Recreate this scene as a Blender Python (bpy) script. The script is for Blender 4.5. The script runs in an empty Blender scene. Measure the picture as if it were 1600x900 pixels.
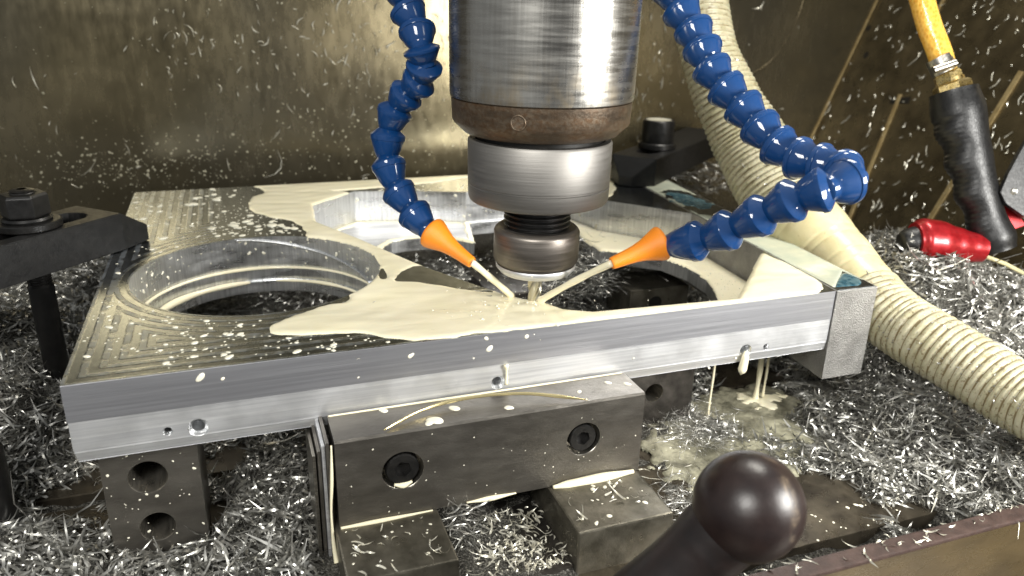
import bpy, bmesh, math, random
import numpy as np
from mathutils import Vector, Matrix, Euler, noise
from mathutils.geometry import delaunay_2d_cdt
random.seed(7); rng = np.random.default_rng(7)
PI = math.pi
S = 0.01                                   # everything below is written in centimetres
scene = bpy.context.scene
col = scene.collection

# ------------------------------------------------------------------ camera
CF = 1211.883
CEUL = Euler((1.2146580633, -0.0236022108, -0.3460210823))
CPOS = Vector((8.8182, -38.7119, 18.0115))
cd = bpy.data.cameras.new('camera'); cam = bpy.data.objects.new('camera', cd); col.objects.link(cam)
cam.location = CPOS*S; cam.rotation_euler = CEUL
cd.sensor_width = 36; cd.lens = 36*CF/1600; cd.clip_start = 0.02; cd.clip_end = 50
cd.dof.use_dof = True; cd.dof.focus_distance = 0.47; cd.dof.aperture_fstop = 9.0
scene.camera = cam
# ------------------------------------------------------------------ world, lamps, exposure
w = bpy.data.worlds.new('World'); scene.world = w; w.use_nodes = True
bg = w.node_tree.nodes['Background']; bg.inputs[0].default_value = (0.74, 0.76, 0.76, 1); bg.inputs[1].default_value = 0.42
def area(name, loc, target, size, power, colr, sy=None):
    l = bpy.data.lights.new(name, 'AREA'); l.size = size*S; l.energy = power; l.color = colr
    if sy: l.shape = 'RECTANGLE'; l.size_y = sy*S
    o = bpy.data.objects.new(name, l); col.objects.link(o); o.location = Vector(loc)*S
    d = Vector(target)-Vector(loc); o.rotation_euler = d.to_track_quat('-Z', 'Y').to_euler(); return o
area('work_lamp_near', (-16, -58, 48), (24, 5, -2), 24, 6.8, (1, .985, .94))
area('work_lamp_right', (68, -46, 18), (32, 2, -3), 20, 8.0, (1, .985, .94))
area('machine_lamp', (66, 22, 78), (50, 20, 0), 36, 5.5, (1, .96, .87), 20)
scene.view_settings.view_transform = 'Standard'; scene.view_settings.look = 'None'
scene.view_settings.exposure = 0.0; scene.view_settings.gamma = 1
try:
    scene.cycles.max_bounces = 6; scene.cycles.use_denoising = True
except Exception: pass

# ------------------------------------------------------------------ pixel -> place (1600x900 photograph)
RM = CEUL.to_matrix()
def ray(u, v): return RM @ Vector(((u-800)/CF, -(v-450)/CF, -1))
def P(u, v, d): return CPOS + ray(u, v)*d
def PZ(u, v, z=0): r = ray(u, v); return CPOS + r*((z-CPOS.z)/r.z)
def PY(u, v, y=0): r = ray(u, v); return CPOS + r*((y-CPOS.y)/r.y)

# ------------------------------------------------------------------ materials
class NT:
    def __init__(s, name):
        s.m = bpy.data.materials.new(name); s.m.use_nodes = True; s.t = s.m.node_tree
        s.b = s.t.nodes['Principled BSDF']; s.tc = None
    def n(s, typ, **kw):
        x = s.t.nodes.new(typ)
        for k, v in kw.items(): setattr(x, k, v)
        return x
    def l(s, a, b): s.t.links.new(a, b)
    def put(s, sock, v):
        if isinstance(v, (int, float)): sock.default_value = v
        elif isinstance(v, tuple): sock.default_value = v if len(v) == len(sock.default_value) else v+(1,)
        else: s.l(v, sock)
    def co(s, scale=(1, 1, 1)):
        if s.tc is None: s.tc = s.n('ShaderNodeTexCoord')
        mp = s.n('ShaderNodeMapping'); s.l(s.tc.outputs['Object'], mp.inputs[0])
        mp.inputs['Scale'].default_value = tuple(100*k for k in scale); return mp.outputs[0]
    def math(s, op, a, b=0.0, c=0.0, clamp=False):
        x = s.n('ShaderNodeMath', operation=op); x.use_clamp = clamp
        s.put(x.inputs[0], a); s.put(x.inputs[1], b); s.put(x.inputs[2], c); return x.outputs[0]
    def noise(s, scale=1, sc=(1, 1, 1), detail=4, rough=.55, dist=0):
        x = s.n('ShaderNodeTexNoise'); s.l(s.co(sc), x.inputs['Vector'])
        x.inputs['Scale'].default_value = scale; x.inputs['Detail'].default_value = detail; x.inputs['Roughness'].default_value = rough
        x.inputs['Distortion'].default_value = dist; return x.outputs['Fac']
    def vor(s, scale, sc=(1, 1, 1)):
        x = s.n('ShaderNodeTexVoronoi'); s.l(s.co(sc), x.inputs['Vector']); x.inputs['Scale'].default_value = scale; return x.outputs['Distance']
    def rng(s, v, a, b, c=0, d=1):
        x = s.n('ShaderNodeMapRange'); s.put(x.inputs[0], v)
        for i, k in enumerate((a, b, c, d)): x.inputs[i+1].default_value = k
        return x.outputs[0]
    def mix(s, f, a, b):
        x = s.n('ShaderNodeMix', data_type='RGBA'); s.put(x.inputs[0], f); s.put(x.inputs[6], a); s.put(x.inputs[7], b); return x.outputs[2]
    def set(s, **kw):
        names = dict(col='Base Color', metal='Metallic', rough='Roughness', coat='Coat Weight', coatr='Coat Roughness', spec='Specular IOR Level',
                     sss='Subsurface Weight', trans='Transmission Weight', ior='IOR', aniso='Anisotropic', alpha='Alpha', sheen='Sheen Weight')
        for k, v in kw.items(): s.put(s.b.inputs[names[k]], v)
        return s
    def bump(s, h, dist=.02, strength=1.0, prev=None):
        x = s.n('ShaderNodeBump'); s.put(x.inputs['Height'], h); x.inputs['Distance'].default_value = dist*S; x.inputs['Strength'].default_value = strength
        if prev is not None: s.l(prev, x.inputs['Normal'])
        s.l(x.outputs[0], s.b.inputs['Normal']); return x.outputs[0]

def simple(name, c1, c2, metal, r1, r2, nsc=1.0, sc=(1, 1, 1), bump=0, bsc=3, coat=0, det=5):
    m = NT(name); f = m.noise(nsc, sc, det); f = m.rng(f, .33, .67)
    m.set(col=m.mix(f, c1, c2), metal=metal, coat=coat, coatr=.15)
    g = m.noise(nsc*2.3, sc, det); m.set(rough=m.rng(g, .3, .7, r1, r2))
    if bump: m.bump(m.noise(bsc, sc, 6, .65), bump)
    return m.m

M = {}
# machined aluminium, front faces: long streaks along x
m = NT('aluminium_side'); f = m.noise(1.2, (.06, 1, 5), 6, .6); g = m.noise(3, (.04, 1, 9), 5, .7); k = m.noise(.5, (1, 1, 1), 5)
m.set(col=m.mix(m.rng(f, .35, .65), (.56, .565, .58), (.74, .745, .75)), metal=.85)
m.set(rough=m.math('ADD', m.rng(g, .3, .7, .38, .50), m.rng(k, .4, .7, 0, .12)))
m.bump(g, .006); M['alu'] = m.m
m = NT('aluminium_side_dark'); f = m.noise(1.2, (.05, 1, 4), 6, .6); g = m.noise(3, (.04, 1, 7), 5, .7)
m.set(col=m.mix(m.rng(f, .35, .65), (.46, .465, .50), (.60, .605, .64)), metal=.95, rough=m.rng(g, .3, .7, .34, .46)); m.bump(g, .005); M['aluband'] = m.m
# pocket walls: vertical chatter
m = NT('aluminium_wall'); f = m.noise(2.5, (2.5, 2.5, .12), 5, .65); g = m.noise(1.0, (.3, .3, 1.2), 5)
m.set(col=m.mix(m.rng(f, .3, .7), (.50, .51, .52), (.84, .845, .85)), metal=.97, rough=m.rng(g, .3, .7, .20, .44)); m.bump(f, .03); M['aluwall'] = m.m
# plate top: tool path ridges that follow the edges and the round opening
m = NT('aluminium_top'); sx = m.n('ShaderNodeSeparateXYZ'); m.l(m.co(), sx.inputs[0]); X, Y = sx.outputs[0], sx.outputs[1]
dx = m.math('SUBTRACT', X, 10.03); dy = m.math('SUBTRACT', Y, 14.9)
r = m.math('SQRT', m.math('ADD', m.math('MULTIPLY', dx, dx), m.math('MULTIPLY', dy, dy)))
rr = m.math('SUBTRACT', r, 8.25); de = m.math('MINIMUM', X, Y); de = m.math('MINIMUM', de, m.math('MULTIPLY', rr, 1.15))
wv = m.math('FRACT', m.math('DIVIDE', de, .85)); rid = m.math('ABSOLUTE', m.math('SUBTRACT', wv, .5)); ridge = m.rng(rid, .22, .34, 0, 1)
lim = m.math('MULTIPLY', m.rng(m.math('MINIMUM', X, Y), 6.5, 8.5, 1, 0), m.rng(X, 24, 40, 1, .15))
lim2 = m.math('MULTIPLY', lim, m.rng(m.noise(1.3, (1, 1, 1), 4), .35, .6, .25, 1)); ridge = m.math('MULTIPLY', ridge, lim2)
n1 = m.noise(2.2, (1, 1, 1), 6, .65); n2 = m.noise(8, (1, 1, 1), 4)
m.set(col=m.mix(ridge, m.mix(m.rng(n1, .3, .7), (.36, .39, .42), (.48, .52, .56)), (.66, .71, .78)), metal=1.0)
m.set(rough=m.math('ADD', m.rng(n1, .3, .7, .13, .24), m.math('MULTIPLY', ridge, .20)))
m.bump(m.math('ADD', m.math('MULTIPLY', ridge, .35), m.math('MULTIPLY', n2, .05)), .04); M['alutop'] = m.m
# sawn aluminium
m = NT('aluminium_sawn'); f = m.math('ADD', m.math('MULTIPLY', m.noise(9, (1, 1, 1.6), 6, .75), .5), m.math('MULTIPLY', m.noise(.6, (1, 1, 1), 5), .5)); v = m.vor(11)
m.set(col=m.mix(m.rng(f, .35, .65), (.20, .195, .185), (.40, .39, .37)), metal=.8, rough=.45); m.bump(m.math('ADD', m.math('ADD', f, v), m.noise(2, (5, 5, .3), 4)), .03); M['sawn'] = m.m
M['steel'] = simple('ground_steel', (.13, .12, .105), (.22, .205, .18), .85, .30, .44, .45, (.6, 1, 1.5), .02, 5)
M['steeldark'] = simple('dark_steel', (.035, .032, .028), (.10, .09, .08), .8, .3, .5, .8, (1, 1, 1), .02, 4)
M['olive'] = simple('oiled_steel', (.085, .078, .060), (.19, .175, .14), .75, .25, .48, .7, (1, 1, 1), .02, 4)
M['black'] = simple('black_oxide', (.008, .008, .008), (.018, .017, .016), .3, .28, .45, 1.2, (1, 1, 1), .01, 6)
M['blackmatt'] = simple('black_oxide_bar', (.008, .008, .008), (.016, .0155, .015), .2, .38, .5, 1.2, (1, 1, 1), .015, 7)
M['hole'] = simple('dark_bore', (.006, .006, .006), (.015, .014, .012), .4, .4, .6)
M['bore'] = simple('bored_steel', (.16, .15, .13), (.3, .28, .24), .9, .25, .4, 3, (.2, .2, 3))
M['table'] = simple('table_steel', (.05, .042, .032), (.13, .11, .08), .75, .22, .45, .5, (1, 1, 1), .02, 3)
M['grip'] = simple('black_rubber', (.005, .005, .0055), (.012, .012, .012), 0, .30, .5, 2, (1, 1, 1), .02, 6)
M['brass'] = simple('brass', (.62, .45, .16), (.78, .62, .30), 1, .22, .4, 3)
M['hosemetal'] = simple('clamp_steel', (.4, .38, .34), (.6, .58, .52), 1, .25, .4, 3)
M['red'] = simple('red_anodised', (.24, .004, .007), (.38, .012, .016), .45, .28, .40, 2, (1, 1, 1), 0, 3, .3)
M['knob'] = simple('dark_phenolic_knob', (.008, .006, .006), (.016, .010, .009), 0, .34, .46, .7, (1, 1, 1), .006, 3, 0)
M['pale'] = simple('pale_scuffs', (.20, .15, .11), (.32, .25, .18), 0, .4, .5, 3)
m = NT('blue_plastic'); f = m.noise(1.5, (1, 1, 1), 5); m.set(col=m.mix(m.rng(f, .3, .7), (.0005, .026, .105), (.001, .046, .175)), rough=m.rng(m.noise(3), .3, .7, .40, .5), spec=.15, coat=.8, coatr=.06)
fl = m.rng(m.noise(2.6, (1, 1, 1), 6, .7), .60, .72, 0, .16); cc_ = m.mix(m.rng(f, .3, .7), (.0005, .026, .105), (.001, .046, .175)); m.set(col=m.mix(fl, cc_, (.35, .38, .36)))
m.bump(m.noise(4, (1, 1, 1), 5), .012); M['blue'] = m.m
m = NT('orange_plastic'); f = m.noise(2, (1, 1, 1), 5); m.set(col=m.mix(m.rng(f, .3, .7), (.82, .22, .010), (.95, .30, .02)), rough=.32, sss=.05); m.bump(m.noise(5), .012); M['orange'] = m.m
m = NT('milky_coolant'); f = m.noise(.25, (1, 1, 1), 4); h = m.noise(.35, (.5, 1.3, 1), 2, .4, .4); h2 = m.noise(2.2, (.6, 1, 1), 3)
m.set(col=m.mix(m.rng(f, .3, .7), (.80, .74, .52), (.86, .80, .61)), rough=.16, spec=.45, sss=.12)
m.b.inputs['Subsurface Radius'].default_value = (.004, .003, .002)
m.bump(m.math('ADD', h, m.math('MULTIPLY', h2, .10)), .09); M['cool'] = m.m
m = NT('coolant_drops'); m.set(col=(.74, .71, .58), rough=.15, spec=.5); M['drop'] = m.m
m = NT('dried_specks'); m.set(col=(.30, .28, .20), rough=.35, spec=.4); M['mist'] = m.m
m = NT('thin_coolant_film'); f = m.noise(.5, (1, 1, 1), 4); m.set(col=m.mix(m.rng(f, .3, .7), (.50, .56, .47), (.68, .69, .54)), rough=.12, spec=.5, metal=.15); m.bump(m.noise(.5), .05); M['film'] = m.m
m = NT('blue_film'); f = m.noise(2, (1, 1, 1), 5); m.set(col=m.mix(m.rng(f, .35, .65), (.02, .10, .15), (.16, .27, .30)), rough=.15, metal=.3); M['bluefilm'] = m.m
m = NT('cream_hose'); f = m.noise(.8, (1, 1, 1), 6); g = m.noise(3.5, (1, 1, 1), 5, .7)
m.set(col=m.mix(m.rng(g, .54, .68), m.mix(m.rng(f, .3, .7), (.36, .33, .20), (.50, .465, .33)), (.16, .12, .06)), rough=m.rng(f, .3, .7, .26, .42), spec=.4, sss=.05)
m.bump(m.noise(5), .02); M['cream'] = m.m
m = NT('cream_cuff'); f = m.noise(.9, (1, 1, 1), 6); g = m.noise(2.5, (1, 1, 1), 6, .7)
m.set(col=m.mix(m.rng(g, .62, .75), m.mix(m.rng(f, .3, .7), (.56, .49, .27), (.66, .59, .36)), (.30, .22, .10)), rough=.3, spec=.4, sss=.05); M['cuff'] = m.m
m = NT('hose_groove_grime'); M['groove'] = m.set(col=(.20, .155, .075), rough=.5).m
m = NT('amber_hose'); c = m.vor(4.0, (1, 1, .8)); m.set(col=m.mix(m.rng(c, .1, .7), (.62, .30, .03), (.80, .48, .09)), rough=.22, coat=.3, sss=.1); m.bump(c, .03); M['amber'] = m.m
# enclosure sheet metal
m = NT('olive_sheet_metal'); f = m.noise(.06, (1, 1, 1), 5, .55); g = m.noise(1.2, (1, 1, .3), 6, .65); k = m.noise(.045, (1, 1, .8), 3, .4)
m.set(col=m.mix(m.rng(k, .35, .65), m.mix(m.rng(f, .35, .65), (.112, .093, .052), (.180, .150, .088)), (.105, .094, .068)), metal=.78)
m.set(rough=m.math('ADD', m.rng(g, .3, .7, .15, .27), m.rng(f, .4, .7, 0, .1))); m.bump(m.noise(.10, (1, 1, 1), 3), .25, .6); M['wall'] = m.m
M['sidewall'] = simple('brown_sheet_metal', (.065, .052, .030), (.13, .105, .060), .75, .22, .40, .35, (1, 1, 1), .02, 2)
M['edge'] = simple('bare_bent_edge', (.30, .22, .10), (.42, .33, .17), .6, .3, .5, .8)
M['sill'] = simple('brown_enamel_sill', (.060, .042, .018), (.105, .074, .032), .35, .2, .38, .5, (.4, 1, 1), .02, 3, .2)
M['sillrim'] = simple('maroon_rubber_rim', (.030, .016, .013), (.06, .035, .028), 0, .4, .6, 1.5, (1, 1, 1), .03, 6)
# rotating steel
m = NT('turned_steel'); f = m.noise(1.5, (.15, .15, 6), 6, .7); m.set(col=m.mix(m.rng(f, .3, .7), (.20, .19, .175), (.25, .24, .225)), metal=.95, rough=m.rng(f, .3, .7, .46, .56), aniso=.4); m.bump(f, .006); M['turned'] = m.m
m = NT('turned_nut'); f = m.noise(1.5, (.15, .15, 6), 6, .7); m.set(col=m.mix(m.rng(f, .3, .7), (.13, .115, .10), (.20, .18, .16)), metal=.85, rough=m.rng(f, .3, .7, .32, .46), aniso=.5); m.bump(f, .006); M['nut'] = m.m
m = NT('cutter_carbide'); M['cut'] = m.set(col=(.55, .52, .42), metal=.9, rough=.28).m
m = NT('spindle_steel'); f = m.noise(1.2, (.3, .3, 3.5), 5, .55); g = m.noise(2.0, (3.5, 3.5, .12), 4, .6); st = m.noise(.8, (1, 1, .8), 6, .65)
sx = m.n('ShaderNodeSeparateXYZ'); m.l(m.co(), sx.inputs[0]); Z = sx.outputs[2]
low = m.math('MULTIPLY', m.rng(Z, 1.0, 4.6, 1, 0), m.rng(st, .42, .62))
base = m.mix(m.rng(m.math('ADD', f, g), .65, 1.35), (.30, .285, .26), (.44, .43, .40))
m.set(col=m.mix(m.math('MULTIPLY', low, .75), base, (.25, .18, .085)), metal=.95, rough=m.math('ADD', m.rng(f, .3, .7, .20, .34), m.math('MULTIPLY', low, .15))); m.bump(g, .008); M['spindle'] = m.m
m = NT('rusty_ring'); f = m.noise(.7, (.5, .5, 2.2), 7, .7); g = m.noise(4, (1, 1, 1), 5, .7)
m.set(col=m.mix(m.rng(f, .35, .65), (.060, .044, .030), m.mix(m.rng(g, .4, .6), (.15, .115, .08), (.10, .055, .026))), metal=.6, rough=m.rng(f, .3, .7, .3, .55)); m.bump(g, .03); M['rust'] = m.m
m = NT('aluminium_chips'); f = m.noise(.9, (1, 1, 1), 3)
m.set(col=m.mix(m.rng(f, .35, .65), (.24, .235, .21), (.64, .63, .59)), metal=.8, rough=m.rng(f, .3, .7, .26, .42)); M['chip'] = m.m
m = NT('wet_cream_chips'); f = m.noise(1.2); m.set(col=m.mix(m.rng(f, .35, .65), (.55, .52, .42), (.80, .78, .68)), metal=.45, rough=.25); M['chipwet'] = m.m
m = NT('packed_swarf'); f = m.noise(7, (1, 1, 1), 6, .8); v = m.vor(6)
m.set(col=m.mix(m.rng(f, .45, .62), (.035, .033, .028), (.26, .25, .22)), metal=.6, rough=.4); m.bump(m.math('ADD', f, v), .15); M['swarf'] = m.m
m = NT('dirty_coolant'); f = m.noise(.45, (1, 1, 1), 6, .65, .6); m.set(col=m.mix(m.rng(f, .36, .64), (.10, .095, .068), (.42, .40, .29)), rough=.12, spec=.55); m.bump(m.noise(1.2, (1, 1, 1), 5), .12); M['pool'] = m.m
m = NT('brass_chip'); M['goldchip'] = m.set(col=(.72, .62, .34), metal=.8, rough=.22).m
m = NT('white_print'); M['print'] = m.set(col=(.62, .60, .55), rough=.5).m

AX = (26.22, 4.11)                         # cutter axis
# ------------------------------------------------------------------ builders
def link(o, parent=None):
    col.objects.link(o)
    if parent is not None: o.parent = parent
    return o
def wloc(o):
    v = Vector((0, 0, 0))
    while o is not None: v = v + o.location; o = o.parent
    return v
def mk(name, V, F, mat, parent=None, smooth=False, org=None, bevel=0, angle=None):
    """verts in world cm; one mesh object; children are stored relative to their parent's place"""
    V = np.asarray([tuple(v) for v in V] if not isinstance(V, np.ndarray) else V, float)
    if parent is not None: o0 = wloc(parent)/S; loc = Vector((0, 0, 0))
    else:
        o0 = Vector(org) if org is not None else Vector((V[:, 0].mean(), V[:, 1].mean(), V[:, 2].min())); loc = o0*S
    me = bpy.data.meshes.new(name)
    VV = (V-np.array(o0))*S
    if isinstance(F, np.ndarray):
        nf, k = F.shape
        me.vertices.add(len(VV)); me.vertices.foreach_set('co', VV.ravel())
        me.loops.add(nf*k); me.loops.foreach_set('vertex_index', F.ravel().astype(np.int32))
        me.polygons.add(nf); me.polygons.foreach_set('loop_start', np.arange(0, nf*k, k, dtype=np.int32)); me.update(calc_edges=True)
    else: me.from_pydata(VV.tolist(), [], F)
    if bevel:
        bm = bmesh.new(); bm.from_mesh(me); bmesh.ops.recalc_face_normals(bm, faces=bm.faces)
        es = [e for e in bm.edges if len(e.link_faces) == 2 and e.calc_face_angle(0) > .5]
        bmesh.ops.bevel(bm, geom=es, offset=bevel*S, segments=2, affect='EDGES', profile=.6); bm.to_mesh(me); bm.free()
    else:
        bm = bmesh.new(); bm.from_mesh(me); bmesh.ops.recalc_face_normals(bm, faces=bm.faces); bm.to_mesh(me); bm.free()
    if smooth:
        me.polygons.foreach_set('use_smooth', [True]*len(me.polygons))
        if angle: me.set_sharp_from_angle(angle=math.radians(angle))
    me.materials.append(M[mat] if isinstance(mat, str) else mat)
    o = bpy.data.objects.new(name, me); o.location = loc
    return link(o, parent)
def tag(o, label=None, cat=None, group=None, kind=None):
    if label: o['label'] = label
    if cat: o['category'] = cat
    if group: o['group'] = group
    if kind: o['kind'] = kind
    return o
def thing(name, loc, label, cat, group=None):
    o = bpy.data.objects.new(name, None); o.location = Vector(loc)*S; o.empty_display_size = .02; link(o); return tag(o, label, cat, group)
def prism(poly, z0, z1):
    n = len(poly); V = [(x, y, z0) for x, y in poly]+[(x, y, z1) for x, y in poly]
    return V, [list(range(n))[::-1], list(range(n, 2*n))]+[[i, (i+1) % n, n+(i+1) % n, n+i] for i in range(n)]
def boxg(x0, x1, y0, y1, z0, z1): return prism([(x0, y0), (x1, y0), (x1, y1), (x0, y1)], z0, z1)
def lathe(prof, c=(0, 0), n=72, wob=None):
    V = []; F = []
    for r, z in prof:
        for i in range(n): a = 2*PI*i/n; V.append((c[0]+r*math.cos(a), c[1]+r*math.sin(a), z))
    for j in range(len(prof)-1):
        for i in range(n): F.append([j*n+i, j*n+(i+1) % n, (j+1)*n+(i+1) % n, (j+1)*n+i])
    return V, F
def frames(pts):
    T = []
    for i in range(len(pts)):
        T.append((pts[min(i+1, len(pts)-1)]-pts[max(i-1, 0)]).normalized())
    up = Vector((0, 0, 1)) if abs(T[0].z) < .9 else Vector((1, 0, 0)); N = [(up-T[0]*up.dot(T[0])).normalized()]
    for i in range(1, len(pts)):
        a = N[-1]-T[i]*N[-1].dot(T[i]); N.append(a.normalized())
    return T, N, [T[i].cross(N[i]) for i in range(len(pts))]
def tube(pts, rad, n=16, cap=True, sq=(1, 1), fr=None):
    pts = [Vector(p) for p in pts]; T, N, B = frames(pts) if fr is None else fr; V = []; F = []
    for i, p in enumerate(pts):
        for k in range(n):
            a = 2*PI*k/n; r = rad(i, a) if callable(rad) else (rad[i] if hasattr(rad, '__len__') else rad)
            V.append(p+N[i]*(r*math.cos(a)*sq[0])+B[i]*(r*math.sin(a)*sq[1]))
    for i in range(len(pts)-1):
        for k in range(n): F.append([i*n+k, i*n+(k+1) % n, (i+1)*n+(k+1) % n, (i+1)*n+k])
    if cap: F += [list(range(n))[::-1], list(range((len(pts)-1)*n, len(pts)*n))]
    return V, F
def spline(P_, vals, step):
    """Catmull-Rom through points, resampled about every `step` cm; vals: numbers carried along"""
    P_ = [Vector(p) for p in P_]; out = []; ov = []
    Q = [P_[0]*2-P_[1]]+P_+[P_[-1]*2-P_[-2]]; vv = [vals[0]]+list(vals)+[vals[-1]]
    for i in range(1, len(Q)-2):
        n = max(2, int((Q[i+1]-Q[i]).length/step))
        for k in range(n):
            t = k/n; a, b, c, d = Q[i-1], Q[i], Q[i+1], Q[i+2]
            out.append(.5*((2*b)+(c-a)*t+(2*a-5*b+4*c-d)*t*t+(3*b-a-3*c+d)*t**3)); s = t*t*(3-2*t); ov.append(vv[i]*(1-s)+vv[i+1]*s)
    out.append(Q[-2]); ov.append(vv[-2]); return out, ov
def merge(parts):
    V = []; F = []
    for v, f in parts:
        b = len(V); V += [tuple(x) for x in v]; F += [[i+b for i in q] for q in f]
    return V, F
def inpoly(x, y, poly):
    x = np.asarray(x); y = np.asarray(y); c = np.zeros(x.shape, bool); n = len(poly)
    for i in range(n):
        x1, y1 = poly[i]; x2, y2 = poly[(i+1) % n]
        if y1 == y2: continue
        c ^= ((y1 > y) != (y2 > y)) & (x < (x2-x1)*(y-y1)/(y2-y1)+x1)
    return c
def sdist(x, y, poly):
    """signed distance to a polygon, positive inside"""
    d = np.full(np.shape(x), 1e9); n = len(poly)
    for i in range(n):
        x1, y1 = poly[i]; x2, y2 = poly[(i+1) % n]; dx, dy = x2-x1, y2-y1; L = dx*dx+dy*dy
        if L < 1e-12: continue
        t = np.clip(((x-x1)*dx+(y-y1)*dy)/L, 0, 1); d = np.minimum(d, np.hypot(x-x1-t*dx, y-y1-t*dy))
    return np.where(inpoly(x, y, poly), d, -d)
def fill(outer, holes):
    vs = []; es = []
    for lp in [outer]+holes:
        b = len(vs); vs += [Vector(p) for p in lp]; es += [(b+i, b+(i+1) % len(lp)) for i in range(len(lp))]
    v2, _, f2, *_ = delaunay_2d_cdt(vs, es, [], 0, 1e-5)
    F = []
    for f in f2:
        cx = sum(v2[i][0] for i in f)/len(f); cy = sum(v2[i][1] for i in f)/len(f)
        if inpoly(np.array([cx]), np.array([cy]), outer)[0] and not any(inpoly(np.array([cx]), np.array([cy]), h)[0] for h in holes): F.append(list(f))
    return v2, F
def smoothpoly(pts, it=2):
    for _ in range(it):
        q = []
        for i in range(len(pts)):
            a, b = pts[i], pts[(i+1) % len(pts)]
            q += [(.75*a[0]+.25*b[0], .75*a[1]+.25*b[1]), (.25*a[0]+.75*b[0], .25*a[1]+.75*b[1])]
        pts = q
    return pts
def circle(cx, cy, r, n=96): return [(cx+r*math.cos(2*PI*i/n), cy+r*math.sin(2*PI*i/n)) for i in range(n)]
def pxy(L, z=0): return [tuple(PZ(u, v, z))[:2] for u, v in L]

# ------------------------------------------------------------------ swarf: curved tapered strips
def chips(name, pos, nrm, length, width, mat, curl=(.8, 4.0), lift=.5, seg=5, parent=None, kind='stuff', seed=1):
    g = np.random.default_rng(seed); n = len(pos); pos = np.asarray(pos, float); nrm = np.asarray(nrm, float)
    az = g.uniform(0, 2*PI, n); t = np.stack([np.cos(az), np.sin(az), g.normal(0, lift, n)], 1)
    t -= nrm*(t*nrm).sum(1, keepdims=True)*.9; t /= np.linalg.norm(t, axis=1, keepdims=True)
    b = np.cross(nrm+g.normal(0, 1.1, (n, 3)), t); b /= np.linalg.norm(b, axis=1, keepdims=True)+1e-9; u = np.cross(t, b)
    L = length*np.exp(g.normal(-.05, .5, n)); W = width*g.uniform(.6, 1.4, n); K = g.uniform(*curl, n)*g.choice([-1, 1], n)/np.maximum(L, .3)
    tw = g.normal(0, .8, n)
    V = np.zeros((n, (seg+1)*2, 3))
    for j in range(seg+1):
        s = j/seg-.5; th = K*s*L; R = 1/K
        c = pos+t*(R*np.sin(th))[:, None]+u*(R*(1-np.cos(th)))[:, None]+b*(.12*L*s*s*np.sign(tw))[:, None]
        rot = tw*s*2; side = b*np.cos(rot)[:, None]+u*np.sin(rot)[:, None]
        wj = W*(1-(2*abs(s))**3*.85)*.5
        V[:, 2*j] = c+side*wj[:, None]; V[:, 2*j+1] = c-side*wj[:, None]
    base = (np.arange(n)*(seg+1)*2)[:, None, None]
    q = np.array([[2*j, 2*j+2, 2*j+3, 2*j+1] for j in range(seg)])[None]
    F = (base+q).reshape(-1, 4)
    me = bpy.data.meshes.new(name); VV = V.reshape(-1, 3)
    o0 = np.array(wloc(parent)/S) if parent is not None else np.array([VV[:, 0].mean(), VV[:, 1].mean(), VV[:, 2].min()])
    VV = (VV-o0)*S
    me.vertices.add(len(VV)); me.vertices.foreach_set('co', VV.ravel())
    me.loops.add(F.size); me.loops.foreach_set('vertex_index', F.ravel().astype(np.int32))
    me.polygons.add(len(F)); me.polygons.foreach_set('loop_start', np.arange(0, F.size, 4, dtype=np.int32)); me.update(calc_edges=True)
    me.polygons.foreach_set('use_smooth', [True]*len(F)); me.materials.append(M[mat])
    o = bpy.data.objects.new(name, me)
    if parent is None: o.location = Vector(o0)*S
    link(o, parent)
    if kind: o['kind'] = kind
    return o
def drops(name, P_, N_, R_, mat='drop', asp=.28, seed=3):
    g = np.random.default_rng(seed); V = []; F = []
    for p, n, r in zip(P_, N_, R_):
        p = Vector(p); n = Vector(n).normalized(); a = n.orthogonal().normalized(); b = n.cross(a); st = len(V); k = 12
        e = g.uniform(.75, 1.3); ph = g.uniform(0, PI); w1, w2 = g.uniform(0, .16), g.uniform(0, 6)
        for q, (rr, hh) in enumerate(((1.0, -.02), (.93, .45), (.6, .85))):
            for i in range(k):
                an = 2*PI*i/k; rad = r*rr*(1+w1*math.sin(2*an+w2)+w1*.6*math.sin(3*an+w2*2))
                V.append(p+a*(rad*math.cos(an)*e)+b*(rad*math.sin(an)/e)+n*(hh*asp*r))
        V.append(p+n*asp*r)
        for q in range(2):
            for i in range(k): F.append([st+q*k+i, st+q*k+(i+1) % k, st+(q+1)*k+(i+1) % k, st+(q+1)*k+i])
        for i in range(k): F.append([st+2*k+i, st+2*k+(i+1) % k, st+3*k])
    return mk(name, V, F, mat, smooth=True)
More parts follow.
